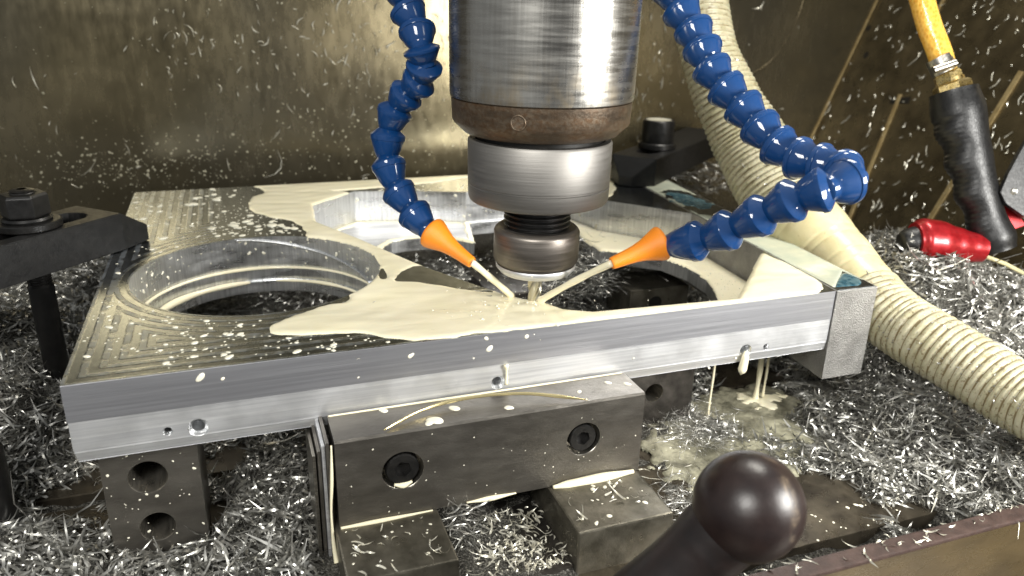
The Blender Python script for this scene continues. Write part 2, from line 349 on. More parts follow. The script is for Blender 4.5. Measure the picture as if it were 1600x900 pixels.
def field(name, x0, x1, y0, y1, res, dfun, z, thick, fall, mat, org=None, ripple=0):
    """a lying sheet of liquid with a rounded rim: its height comes from the distance to its outline"""
    nx = int((x1-x0)/res)+1; ny = int((y1-y0)/res)+1
    X, Y = np.meshgrid(np.linspace(x0, x1, nx), np.linspace(y0, y1, ny)); d = dfun(X, Y)
    H = np.where(d > 0, thick*np.sqrt(1-np.exp(-np.maximum(d, 0)/fall)), np.maximum(d, -.3)*.6)
    if ripple:
        H = H+np.where(d > .3, ripple*(np.sin(X*1.3+Y*2.1+np.sin(Y*1.7)*1.4)+.6*np.sin(Y*3.7-X*.9+np.sin(X))), 0)*.5
        RR = np.hypot(X-AX[0], Y-AX[1]); R2 = np.hypot(X-24.3, Y-5.1); H = H+np.where(d > .15, .022*np.sin(RR*5.2+.6*np.sin(X*2))*np.exp(-RR/2.6)+.02*np.sin(R2*7)*np.exp(-R2/1.5)-.05*np.exp(-(R2/.5)**2), 0)
    keep = d > -res*1.6; idx = -np.ones(d.shape, int)
    c = keep[:-1, :-1] & keep[1:, :-1] & keep[:-1, 1:] & keep[1:, 1:] & ((d[:-1, :-1] > 0) | (d[1:, :-1] > 0) | (d[:-1, 1:] > 0) | (d[1:, 1:] > 0))
    use = np.zeros(d.shape, bool); use[:-1, :-1] |= c; use[1:, :-1] |= c; use[:-1, 1:] |= c; use[1:, 1:] |= c
    idx[use] = np.arange(use.sum()); V = np.stack([X[use], Y[use], z+H[use]], 1); jj, ii = np.nonzero(c)
    F = np.stack([idx[jj, ii], idx[jj, ii+1], idx[jj+1, ii+1], idx[jj+1, ii]], 1)
    return mk(name, V, F, mat, smooth=True, org=org)

# =================================================================== SETTING
TZ = -11.8
# enclosure: back wall, side wall
V, F = boxg(-60, 95.0, 50, 50.6, -30, 60)
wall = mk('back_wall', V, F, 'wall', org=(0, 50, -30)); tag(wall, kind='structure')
A0 = P(1372, 0, 95.5); A0 = PY(1372, 0, 49.98); A1 = PY(1212, 335, 49.98); B = P(1600, 300, 76)
Nn = (A1-A0).cross(B-A0).normalized()
if Nn.dot(CPOS-A0) < 0: Nn = -Nn
def PN(u, v, off=0):
    r = ray(u, v); q = A0+Nn*off; return CPOS+r*((q-CPOS).dot(Nn)/r.dot(Nn))
dn = (A1-A0).normalized(); top = A0-dn*25; bot = A1+dn*25; out = (B-A0)-dn*(B-A0).dot(dn); out = out.normalized()
Vp = [top, bot, bot+out*75, top+out*75]; Vb = [p-Nn*.5 for p in Vp]
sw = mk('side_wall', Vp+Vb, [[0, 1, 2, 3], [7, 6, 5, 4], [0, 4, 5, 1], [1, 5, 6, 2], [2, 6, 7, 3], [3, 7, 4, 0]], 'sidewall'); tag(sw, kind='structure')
def strip_on(a, b, wd, h, name, mat, parent):
    d = (b-a).normalized(); s = Nn.cross(d).normalized()*wd/2
    q = [a-s, a+s, b+s, b-s]; VV = [p+Nn*.02 for p in q]+[p+Nn*h for p in q]
    return mk(name, VV, [[0, 1, 2, 3], [4, 5, 6, 7], [0, 1, 5, 4], [1, 2, 6, 5], [2, 3, 7, 6], [3, 0, 4, 7]], mat, parent)
def ext(a, b, k0, k1): return a-(b-a)*k0, b+(b-a)*k1
for (u0, v0, u1, v1, wd) in ((1408, 148, 1300, 408, .45), (1597, 112, 1400, 430, .55), (1480, -8, 1440, 60, .35)):
    a, b = PN(u0, v0), PN(u1, v1); strip_on(a, b, wd, .22, 'bent_edge', 'edge', sw)
a, b = ext(A0, A1, .5, .2); strip_on(a+Nn*.1, b+Nn*.1, .5, .2, 'corner_seam', 'edge', sw)
for (u, v) in ((1361, 4), (1357, 44), (1353, 86)):
    c = PN(u, v, .03); t1 = Nn.orthogonal().normalized(); t2 = Nn.cross(t1)
    mk('vent_hole', [c+t1*(.45*math.cos(2*PI*i/16))+t2*(.45*math.sin(2*PI*i/16)) for i in range(16)], [list(range(16))], 'hole', sw)
c = PN(1406, 157, .05); t1 = (PN(1430, 156, .05)-PN(1385, 157, .05)).normalized(); t2 = Nn.cross(t1)
mk('slot', [c+t1*sx_*1.6+t2*sy_*.4 for sx_, sy_ in ((-1, -1), (1, -1), (1, 1), (-1, 1))], [[0, 1, 2, 3]], 'hole', sw)
# curved seam line on the back wall (right of the spindle)
cv, _ = spline([PY(1258, -10, 49.9), PY(1245, 30, 49.9), PY(1228, 62, 49.9), PY(1205, 95, 49.9), PY(1168, 118, 49.9), PY(1120, 130, 49.9)], [0]*6, .6)
V, F = tube(cv, .10, 6); mk('curved_seam', V, F, 'sidewall', wall, smooth=True)

# unseen dark blue panel added behind the viewpoint, for its reflection in walls and spindle
ed = thing('unseen_blue_panel', (22, -95, -9), None, None); tag(ed, kind='structure')
M['unseen_blue'] = simple('unseen_panel_dark_blue', (.010, .016, .032), (.022, .032, .055), 0, .4, .6, .1)
V, F = boxg(-22, 68, -96, -95, -9, 30); mk('unseen_panel_board', V, F, 'unseen_blue', ed, bevel=.3)
# machine table with T-slots, floor sheet below
tb = thing('machine_table', (30, 0, TZ), None, None); tag(tb, kind='structure')
bands = [(-60, -30.0, -13), (-9.4, 7.6, TZ), (9.0, 20.0, TZ), (21.4, 34, TZ), (35.4, 46, TZ)]
for y0, y1, z in bands[1:]:
    V, F = boxg(-45, 110, y0, y1, TZ-3, TZ); mk('table_land', V, F, 'table', tb, bevel=.08)
V, F = boxg(-45, 110, -40, 49.9, TZ-4, TZ-3.02); mk('slot_floor', V, F, 'steeldark', tb)
# front sill with rubber rim
sl = thing('front_sill', (40, -14, -22), None, None); tag(sl, kind='structure')
V, F = prism([(0, 0), (1, 0), (1, 1), (0, 1)], 0, 1)
def sillbox(name, y0, y1, z0, z1, mat, bev=.05, x0=-40, x1=110):
    V, F = boxg(x0, x1, y0, y1, z0, z1); return mk(name, V, F, mat, sl, bevel=bev)
sillbox('sill_face', -14.2, -13.55, -24, -9.15, 'sill')
sillbox('sill_rim', -14.3, -13.25, -9.13, -8.85, 'sillrim', .08)

# =================================================================== WORKPIECE
W0 = 46.6
def pfor(L, z=0): return pxy(L, z)
PA = pfor([(487, 320), (491, 346), (559, 373), (619, 399), (652, 413), (783, 459)])+[(25.6, 4.55), (26.3, 4.15), (26.7, 3.5)]+pfor([(880, 484), (926, 488), (1155, 467)])+[(47.45, 9.0), (48.2, 20.6), (42.3, 27.4), (41.0, 34.2)]+pfor([(728, 300), (622, 298), (553, 299)])
PAh = PA
outer = [(0, 0), (W0, 0), (47.45, 9.0), (48.2, 20.6), (49.9, 41.2), (0, 41.2)]
H1 = circle(10.03, 14.9, 8.25, 120); H1b = circle(10.03, 14.9, 7.95, 120); H1c = circle(10.03, 14.9, 7.6, 120)
LZ, BZ = -3.15, -4.37
PBv = pfor([(600, 384), (612, 377), (635, 373), (665, 371), (700, 373), (741, 379)], LZ)
yw = lambda x: PA[-3][1]+(PA[-4][1]-PA[-3][1])*(x-PA[-3][0])/(PA[-4][0]-PA[-3][0])
PB = PBv+[(PBv[-1][0]+1.4, yw(32)-.35), (40.6, 33.6)]+pfor([(905, 366), (915, 378), (938, 391), (985, 396), (1035, 403), (1075, 418), (1105, 437), (1119, 456), (1124, 470)], LZ)+[(41, 2.2), (29.5, 2.0), (27.8, 3.2), (25.4, 7.2), (22.8, 12), (20.3, 16.8), (18.6, 22)]
wp = thing('aluminium_workpiece', (0, 0, BZ), 'large machined aluminium plate with a round opening and an angular pocket, wet with coolant', 'workpiece')
# body: top skin (own material slot), pocket walls, ledges, profiled outside
v2, f2 = fill(outer[:2]+outer[2:4]+outer[4:], [H1]) if False else (None, None)
# the pocket runs out to the end bar on the right, so the plan is one closed outline there
iA = PA.index((47.45, 9.0)); iB = iA+1
plan = [(0, 0), (W0, 0), (47.45, 9.0)]+PA[:iA][::-1]+PA[iB+1:][::-1]+[(48.2, 20.6), (49.9, 41.2), (0, 41.2)]
v2, f2 = fill(plan, [H1]); V = [(p[0], p[1], 0) for p in v2]
top_o = mk('machined_top', V, f2, 'alutop', wp)
def wallstrip(loop, z0, z1, closed=True, inset=0):
    n = len(loop); V = [(x, y, z0) for x, y in loop]+[(x, y, z1) for x, y in loop]
    return V, [[i, (i+1) % n, n+(i+1) % n, n+i] for i in range(n if closed else n-1)]
pocket_open = (PA[iB:]+PA[:iA+1])
V, F = wallstrip(pocket_open, 0, LZ, False); mk('pocket_wall', V, F, 'aluwall', wp)
V, F = wallstrip(PB, LZ, BZ); mk('pocket_lip', V, F, 'aluwall', wp)
v2, f2 = fill(PA, [PB]); v3 = [(p[0], p[1], LZ) for p in v2]; mk('pocket_ledge', v3, f2, 'alu', wp)
def ringpart(name, r0, z0, r1, z1, mat):
    V, F = lathe([(r0, z0), (r1, z1)], (10.03, 14.9), 120); return mk(name, V, F, mat, wp, smooth=True)
V, F = lathe([(8.25, 0), (8.25, -2.55), (7.97, -2.6), (7.95, -3.45), (7.62, -3.5), (7.6, BZ)], (10.03, 14.9), 120)
mk('round_bore', V, F, 'aluwall', wp, smooth=True, angle=30)
# spiral cutter scar in the bore
pts = []
for i in range(40):
    t = i/39; a = math.radians(100-85*t); pts.append(Vector((10.03+8.16*math.cos(a), 14.9+8.16*math.sin(a), -.12-2.35*t**1.3)))
V, F = tube(pts, .10, 8); mk('cutter_scar', V, F, 'aluwall', wp, smooth=True)
def sideband(name, prof, mat):
    V = []; F = []
    for o_, z in prof: V += [(-o_, -o_, z), (W0, -o_, z), (W0, 9, z), (49.9, 41.2+o_, z), (-o_, 41.2+o_, z)]
    for j in range(len(prof)-1):
        for i in (0, 3, 4):
            if i == 0 and prof[j] == (-.03, -2.07) and prof[j+1] == (-.03, -3.66): continue
            k = (i+1) % 5; F.append([j*5+i, j*5+k, (j+1)*5+k, (j+1)*5+i])
    mk(name, V, F, mat, wp)
sideband('upper_side_band', [(-.03, 0), (0, -.03), (0, -1.0), (.0, -2.05), (-.03, -2.07)], 'aluband')
sideband('lower_side_band', [(-.03, -2.07), (-.03, -3.66), (-.06, -3.68), (-.06, -3.74), (-.05, -3.82), (-.07, -3.86), (-.16, BZ)], 'alu')
v2, f2 = fill(plan, [H1c]); v2, f2 = fill([(0.14, .14), (W0, .14), (47.4, 9), (48.2, 20.6), (49.9, 41.1), (.14, 41.1)], [H1c, [(min(x, 47.9), y) for x, y in PB]])
mk('underside', [(p[0], p[1], BZ) for p in v2], f2, 'alu', wp)
# front drillings with small countersinks
def frontholes(u, v, r, depth, cs=1.35):
    c = PY(u, v, -.05); V = []; F = []; n = 28
    for rr, y in ((r*cs, -.056), (r*cs*.97, -.06), (r, .12), (r*.97, depth), (0.001, depth+.1)):
        for i in range(n): a = 2*PI*i/n; V.append((c.x+rr*math.cos(a), y, c.z+rr*math.sin(a)))
    for j in range(4):
        for i in range(n): F.append([j*n+i, j*n+(i+1) % n, (j+1)*n+(i+1) % n, (j+1)*n+i])
    return c, V, F
# =================================================================== end of plate
def dark_disc(c, r, y, mat, parent, name): 
    return mk(name, [(c.x+r*math.cos(2*PI*i/24), y, c.z+r*math.sin(2*PI*i/24)) for i in range(24)], [list(range(24))], mat, parent)
hl = []
for u, v, r in ((310, 668, .52), (262, 674, .24), (778, 598, .44), (1165, 548, .46), (1197, 542, .23)):
    c = PY(u, v, .03); hl.append((c.x, c.z, r))
v2, f2 = fill([(.03, -3.66), (W0, -3.66), (W0, -2.07), (.03, -2.07)], [circle(cx, cz, r, 32) for cx, cz, r in hl])
mk('front_band', [(p[0], .03, p[1]) for p in v2], f2, 'alu', wp)
for cx, cz, r in hl:
    V = []; F = []; n = 32
    for rr, y in ((r, .03), (r*.97, .035), (r*.62, .22), (r*.60, .24), (r*.58, 1.3)):
        for i in range(n): a = 2*PI*i/n; V.append((cx+rr*math.cos(a), y, cz+rr*math.sin(a)))
    for j in range(4):
        for i in range(n): F.append([j*n+i, j*n+(i+1) % n, (j+1)*n+(i+1) % n, (j+1)*n+i])
    F.append(list(range(4*n, 5*n))); mk('drilled_hole', V, F, 'aluwall', wp, smooth=True, angle=25)
# end bar (saw-cut), a part of the workpiece
bar = [(W0+.02, -.12), (50.1, -.12), (52.1, 20.3), (54.2, 41.4), (50.0, 41.4), (48.22, 20.6), (47.47, 9.0)]
V, F = prism(bar, -6.64, 0.0); eb = mk('end_bar', V, F, 'sawn', wp, bevel=.04)
V, F = prism([(W0+.16, .02), (49.98, .02), (51.98, 20.3), (54.0, 41.2), (50.1, 41.2), (48.32, 20.6), (47.57, 9.0)], 0.004, 0.03); mk('end_bar_top', V, F, 'alutop', eb)

# =================================================================== COOLANT ON THE PLATE
main = pxy([(388, 289), (400, 292), (413, 297), (412, 303), (398, 307), (389, 313), (387, 323), (397, 332), (412, 335), (428, 341), (446, 342), (462, 348), (474, 356), (481, 364), (476, 370)])
main += pxy([(520, 380), (560, 470), (500, 478), (470, 490), (440, 500), (424, 507), (419, 515), (432, 524), (470, 524), (520, 521), (560, 520), (592, 525), (625, 530), (650, 532), (675, 530), (700, 529), (722, 525), (748, 520), (800, 517), (862, 511)])
main += [(31, -1.5), (47, -1.5), (47.2, 9.4)]+pxy([(1180, 396), (1140, 440), (1100, 455), (900, 470), (820, 440), (660, 400), (520, 330)])+pxy([(540, 306), (548, 300), (508, 299), (560, 296), (620, 291), (690, 284), (728, 277), (800, 276), (925, 272), (938, 314), (958, 304), (964, 292)])+[(49.2, 41.2), (49, 44), (18, 44)]
patch = smoothpoly(pxy([(612, 440), (622, 427), (652, 412), (700, 425), (785, 459), (735, 455), (690, 446), (645, 440)]), 1)
patch2 = smoothpoly(pxy([(590, 433), (597, 415), (607, 432), (600, 438)]), 1)
mouth = pxy([(738, 463), (748, 459), (760, 462), (775, 470), (758, 478), (742, 480)])
plate_in = [(.05, .04), (W0+.1, .04), (47.5, 9), (48.25, 20.6), (49.9, 41.1), (.05, 41.1)]
def wob(X, Y): return .10*np.sin(X*2.3+Y*1.1)+.08*np.sin(Y*3.1-X*1.7)+.05*np.sin(X*6.1+Y*4.3)
msm = smoothpoly(main, 2)
def dmain(X, Y):
    d = sdist(X, Y, msm)+wob(X, Y)*.6
    d = np.minimum(d, -sdist(X, Y, patch)+wob(Y, X)*.5); d = np.minimum(d, -sdist(X, Y, patch2))
    d = np.minimum(d, sdist(X, Y, plate_in)); d = np.minimum(d, 8.25-.0-1e9*0+np.hypot(X-10.03, Y-14.9)-8.25-8.25)
    return np.minimum(d, -sdist(X, Y, PA)+.03)
o = field('coolant_pool', 10, 49.9, 0, 41.2, .12, dmain, .0, .11, .22, 'cool', ripple=.02)
tag(o, 'cream coolant pool spread over the plate top around the cutter and along the back edge', 'coolant pool')
# coolant held on the pocket ledge and ring
def dledge(X, Y):
    d = np.minimum(sdist(X, Y, PA), -sdist(X, Y, PB)); d2 = np.minimum(d-.02, X-37+wob(X, Y)*3)
    back = np.minimum(d, .62+wob(X, Y)-sdist(X, Y, PA)); back2 = np.minimum(back, 30-X)
    lip = np.minimum(d-.02, .55+wob(X, Y)*.6+sdist(X, Y, PB)); lip = np.minimum(lip, 31-X)
    return np.maximum(np.maximum(d2, back2), lip)
o = field('ledge_coolant', 15, 48.1, .8, 37.2, .12, dledge, LZ, .13, .2, 'cool')
tag(o, 'cream coolant lying on the lower ledge inside the angular pocket', 'coolant pool')
def arcbead(name, r, z, a0, a1, rad, label, c=(10.03, 14.9)):
    pts = []; rr = []
    for i in range(60):
        t = i/59; a = math.radians(a0+(a1-a0)*t); pts.append(Vector((c[0]+r*math.cos(a), c[1]+r*math.sin(a), z))); rr.append(rad*(.4+.6*min(1, 6*t, 6*(1-t)))*(1+.18*math.sin(13*t+r)))
    V, F = tube(pts, rr, 10); return tag(mk(name, V, F, 'cool', smooth=True), label, 'coolant')
arcbead('coolant_bead', 8.1, -2.56, 12, 196, .13, 'thin upper line of coolant round the inner step of the round opening')
arcbead('coolant_bead', 7.62, -3.5, 95, 190, .24, 'thick lower bead of coolant round the lip of the round opening')
arcbead('coolant_bead', 7.62, -3.5, 18, 80, .14, 'short lower bead of coolant on the far side of the round opening')
# thin film on the end bar
barin = [(W0+.3, .6), (50.0, .25), (51.9, 20), (54, 41), (50.2, 41), (48.4, 20.6), (47.6, 9.0)]
def dfilm(X, Y):
    d = sdist(X, Y, barin); b = sdist(X, Y, pxy([(1305, 449), (1316, 424), (1366, 446), (1330, 456)])); s = sdist(X, Y, pxy([(1030, 300), (1062, 296), (1100, 310), (1130, 326), (1145, 345), (1090, 335)]))
    return np.minimum(np.minimum(d, -b), -s+wob(X, Y)*2)
o = field('coolant_film', 46, 54.5, 0, 41.4, .15, dfilm, .032, .05, .1, 'film'); tag(o, 'pale translucent coolant film along the top of the sawn end bar', 'coolant film')
def dblue(X, Y): return np.minimum(sdist(X, Y, barin), sdist(X, Y, smoothpoly(pxy([(1303, 449), (1309, 437), (1318, 424), (1352, 441), (1330, 452), (1312, 455)]), 2)))
o = field('blue_residue', 46, 54.5, 0, 10, .1, dblue, .032, .03, .06, 'bluefilm'); tag(o, 'dark teal wet patch on the front corner of the end bar', 'residue')
def dblue2(X, Y): return np.minimum(sdist(X, Y, barin)+.2, sdist(X, Y, smoothpoly(pxy([(1040, 305), (1062, 298), (1095, 312), (1120, 325), (1095, 326), (1060, 318)]), 2))+wob(X, Y)*3)
o = field('blue_residue', 46, 54.5, 18, 41, .12, dblue2, .032, .03, .06, 'bluefilm'); tag(o, 'blue wet smear on the end bar beside the far clamp', 'residue')

# splatter droplets: plate top, walls of the openings, front face
Pd = []; Nd = []; Rd = []
g = np.random.default_rng(11)
def addtop(n, box, rlo, rhi):
    c = 0
    while c < n:
        u, v = g.uniform(box[0], box[2]), g.uniform(box[1], box[3]); p = PZ(u, v, 0)
        X_, Y_ = np.array([p.x]), np.array([p.y])
        c += 1
        if p.x < .3 or p.y < .3 or p.y > 40.9 or p.x > 46: continue
        if sdist(X_, Y_, msm)[0] > -.15 or math.hypot(p.x-10.03, p.y-14.9) < 8.5 or sdist(X_, Y_, PA)[0] > -.2: continue
        Pd.append((p.x, p.y, .0)); Nd.append((0, 0, 1)); Rd.append(rlo*(rhi/rlo)**(g.random()**2.6))
addtop(330, (205, 292, 485, 400), .05, .34); addtop(160, (330, 320, 480, 368), .05, .30); addtop(110, (130, 400, 330, 560), .05, .22); addtop(260, (250, 500, 830, 575), .05, .26)
addtop(40, (500, 285, 730, 300), .05, .2)
for u, v, r in ((365, 352, .42), (338, 312, .40), (302, 319, .42), (334, 304, .3), (385, 346, .35), (425, 352, .45)):
    p = PZ(u, v, 0); Pd.append((p.x, p.y, 0)); Nd.append((0, 0, 1)); Rd.append(r)
for i in range(110):
    a = math.radians(g.uniform(10, 190)); z = -g.uniform(.15, 2.3); Pd.append((10.03+8.24*math.cos(a), 14.9+8.24*math.sin(a), z)); Nd.append((-math.cos(a), -math.sin(a), 0)); Rd.append(.04*(5.0)**(g.random()**2))
a_, b_ = Vector((*PA[-1], 0)), Vector((*PA[-3], 0))
for seg_i in (len(PA)-4, len(PA)-3, len(PA)-2, len(PA)-5):
    p0, p1 = Vector((*PA[seg_i], 0)), Vector((*PA[(seg_i+1) % len(PA)], 0)); d_ = (p1-p0); nn = Vector((-d_.y, d_.x, 0)).normalized()
    mid = (p0+p1)/2; nn = nn if sdist(np.array([mid.x+nn.x*.2]), np.array([mid.y+nn.y*.2]), PA)[0] > 0 else -nn
    for i in range(26): q = p0.lerp(p1, g.random()); Pd.append((q.x, q.y, -g.uniform(.2, 2.9))); Nd.append(tuple(nn)); Rd.append(.04*6**(g.random()**2))
for i in range(26): p = PY(g.uniform(560, 1000), g.uniform(500, 600), -.03); 
for u, v, r in ((642, 556, .16), (765, 545, .2), (823, 526, .14), (313, 590, .22), (348, 592, .1), (760, 529, .13), (1108, 575, .1), (872, 508, .1), (1150, 560, .08), (990, 560, .07), (560, 590, .06), (740, 560, .06)):
    p = PY(u, v, -.01); Pd.append((p.x, -.005 if p.z > -2 else -.0, p.z)); Nd.append((0, -1, 0)); Rd.append(r)
o = drops('coolant_splatter', Pd, Nd, Rd); tag(o, 'white coolant droplets spattered over the machined plate', 'droplets', kind='stuff')

# =================================================================== SPINDLE AND TOOL
AX = (26.22, 4.11)
sp = thing('milling_spindle', (AX[0], AX[1], 11.0), 'wide ground steel spindle nose with a rusty lower ring above the tool holder', 'spindle')
V, F = lathe([(5.20, 12.75), (5.32, 12.8), (5.34, 13.0), (5.36, 15), (5.40, 24), (5.40, 34)], AX, 128); mk('spindle_housing', V, F, 'spindle', sp, smooth=True, angle=40)
V, F = lathe([(4.05, 10.9), (4.0, 10.75), (4.35, 10.72), (4.55, 10.8), (5.12, 11.35), (5.20, 11.5), (5.26, 12.70), (5.1, 12.76), (5.1, 12.9)], AX, 128); mk('nose_ring', V, F, 'rust', sp, smooth=True, angle=30)
V, F = lathe([(3.8, 10.0), (3.8, 11.4)], AX, 64); mk('inner_sleeve', V, F, 'hole', sp, smooth=True)
vd = Vector((CPOS.x-AX[0], CPOS.y-AX[1], 0)).normalized(); ang = math.atan2(vd.y, vd.x)-math.radians(13.0)
rd = Vector((math.cos(ang), math.sin(ang), 0)); sd = Vector((-rd.y, rd.x, 0)); cc = Vector((AX[0], AX[1], 11.95))+rd*5.26
V = []; F = []; n = 24
for rr, dd in ((.44, -.01), (.40, .05), (.34, .02), (.33, -.10)):
    for i in range(n): a = 2*PI*i/n; V.append(cc+rd*(dd+.0)+sd*(rr*math.cos(a))+Vector((0, 0, rr*math.sin(a))))
for j in range(3):
    for i in range(n): F.append([j*n+i, j*n+(i+1) % n, (j+1)*n+(i+1) % n, (j+1)*n+i])
sc_ = mk('set_screw_hole', V, F, 'rust', sp, smooth=True)
mk('hole_floor', [cc+rd*.025+sd*(.335*math.cos(2*PI*i/20))+Vector((0, 0, .335*math.sin(2*PI*i/20))) for i in range(20)], [list(range(20))], 'rust', sc_)
th = thing('tool_holder', (AX[0], AX[1], 0), 'grey steel tool holder with threaded collar and collet nut gripping the end mill', 'tool holder')
V, F = lathe([(1.9, 6.66), (3.85, 6.66), (4.18, 6.78), (4.24, 6.92), (4.27, 7.7), (4.22, 7.74), (4.22, 7.82), (4.27, 7.86), (4.29, 10.25), (4.2, 10.4), (3.9, 10.42)], AX, 128); mk('holder_body', V, F, 'turned', th, smooth=True, angle=35)
pr = [(2.0, 6.66)]
z = 6.6
while z > 4.7: pr += [(2.06, z-.06), (2.06, z-.14), (1.86, z-.24), (1.86, z-.28)]; z -= .32
V, F = lathe(pr, AX, 72); mk('thread', V, F, 'black', th, smooth=True, angle=40)
V, F = lathe([(1.9, 4.95), (2.2, 5.02), (2.42, 5.0), (2.58, 4.86), (2.66, 4.7), (2.66, 3.0), (2.60, 2.86), (2.42, 2.82), (2.40, 2.66), (2.46, 2.62), (2.46, 2.42), (2.2, 2.12), (1.2, 2.05), (.5, 2.05)], AX, 96); mk('collet_nut', V, F, 'nut', th, smooth=True, angle=30)
V, F = lathe([(2.47, 2.64), (2.50, 2.58), (2.50, 2.42), (2.25, 2.12)], AX, 96); mk('nut_lip', V, F, 'alu', th, smooth=True)
V = []; F = []; n = 36; nz = 40
for j in range(nz+1):
    z = 0.02+2.1*j/nz
    for i in range(n):
        a = 2*PI*i/n; fl = math.cos(3*(a-z*1.15)); rr = .45-(.13*max(0, fl)**1.0 if z < 2.0 else 0); V.append((AX[0]+rr*math.cos(a), AX[1]+rr*math.sin(a), z))
for j in range(nz):
    for i in range(n): F.append([j*n+i, j*n+(i+1) % n, (j+1)*n+(i+1) % n, (j+1)*n+i])
F.append(list(range(n))); mk('end_mill', V, F, 'cut', th, smooth=True, angle=40)

# =================================================================== MODULAR COOLANT HOSES
segprof = [(.01, -.20), (.30, -.18), (.50, -.10), (.60, -.03), (.74, .04), (.87, .11), (.96, .17), (1.0, .205), (1.0, .36), (.985, .385), (.94, .395), (.93, .43), (.88, .54), (.75, .78), (.64, .94), (.58, .99), (.56, 1.06), (.56, 1.14), (.56, 1.24), (.45, 1.34), (.01, 1.40)]
V, F = lathe([(r_, z_) for r_, z_ in segprof], (0, 0), 40)
sme = bpy.data.meshes.new('segment'); sme.from_pydata(V, [], F); sme.polygons.foreach_set('use_smooth', [True]*len(sme.polygons)); sme.materials.append(M['blue']); sme.set_sharp_from_angle(angle=math.radians(38))
nozprof = [(.30, -.02), (.60, -.04), (.92, .0), (1.0, .05), (1.02, .14), (.97, .28), (.80, .60), (.62, .95), (.50, 1.35), (.43, 1.8), (.37, 2.35), (.35, 2.45), (.30, 2.48), (.24, 2.46), (.24, 2.2)]
V, F = lathe(nozprof, (0, 0), 40); nme = bpy.data.meshes.new('nozzle'); nme.from_pydata(V, [], F); nme.polygons.foreach_set('use_smooth', [True]*len(nme.polygons)); nme.materials.append(M['orange'])
def axial(name, me, a, b, rad, L, parent, roll=0):
    """mesh along local +z from a to b; radius rad"""
    d = (b-a); q = d.to_track_quat('Z', 'Y').to_matrix() @ Matrix.Rotation(roll, 3, 'Z')
    o = bpy.data.objects.new(name, me); k = d.length/L
    mt = Matrix.Translation((a*S)-wloc(parent)) @ q.to_4x4() @ Matrix.Diagonal((rad*S, rad*S, k*S, 1)); o.matrix_local = mt
    link(o, parent); o.matrix_local = mt; return o
def modhose(nodes, noz, label, group):
    """nodes: (u,v,depth,radius_px) from the upstream end down; each segment spans two nodes"""
    pts = [P(u, v, d) for u, v, d, r in nodes]; base = thing('coolant_hose', pts[0], label, 'coolant hose', group)
    for i in range(len(pts)-1):
        r_ = (nodes[i][3]+nodes[i+1][3])/2*nodes[i][2]/CF
        axial('segment', sme, pts[i], pts[i+1], r_, 1.0, base, roll=i*.7)
    a = P(*noz[0]); b = P(*noz[1]); axial('nozzle', nme, a, b, noz[2]*noz[0][2]/CF, 2.48, base); return a, b

L1 = [(612, -55, 44), (627, -18, 44.2), (632, 8, 44.6), (650, 40, 44.4), (657, 72, 44), (664, 98, 44.4), (660, 122, 45.2), (640, 142, 46), (620, 165, 46.8), (607, 202, 47.4), (604, 246, 47.8), (616, 290, 47.8), (640, 325, 47.6), (666, 358, 47.2)]; L1 = [(u, v, d, 1.07*CF/d) for u, v, d in L1]
modhose(L1, ((673, 362, 47.0), (738, 411, 46.0), 25), 'blue segmented coolant hose hanging beside the spindle, its orange nozzle above the round opening', 'blue modular coolant hoses')
L2 = [(1040, -30, 47.5), (1058, 8, 47), (1079, 38, 46.5), (1094, 68, 46), (1106, 98, 45.5), (1126, 130, 45), (1153, 158, 44.4), (1180, 190, 43.8), (1205, 220, 43), (1238, 244, 42.2), (1272, 256, 41.2), (1308, 264, 40.2), (1332, 280, 39.0), (1298, 293, 38.5), (1250, 307, 39.3), (1202, 330, 40.6), (1150, 354, 42.2), (1103, 374, 43.6), (1048, 383, 45.0)]; L2 = [(u, v, d, 1.18*CF/d) for u, v, d in L2]
modhose(L2, ((1036, 379, 45.4), (955, 412, 45.0), 27), 'longer blue segmented coolant hose looping past the cream duct to its orange nozzle', 'blue modular coolant hoses')
def jet(a, b, r0, label, sag=.25):
    pts = []; rr = []
    for i in range(24):
        t = i/23; p = a.lerp(b, t); p = p+Vector((0, 0, sag*4*t*(1-t)*.5)); pts.append(p); rr.append(r0*(1+.06*math.sin(17*t)+(.25 if t > .93 else 0)))
    V, F = tube(pts, rr, 14); return tag(mk('coolant_jet', V, F, 'cool', smooth=True), label, 'coolant jet')
jet(P(736, 409, 46.1), PZ(800, 463, .05), .21, 'cream coolant jet from the nozzle beside the round opening', .06)
jet(P(957, 411, 45.1), PZ(842, 471, .05), .21, 'long cream coolant jet crossing the angular pocket to the cutter', .22)
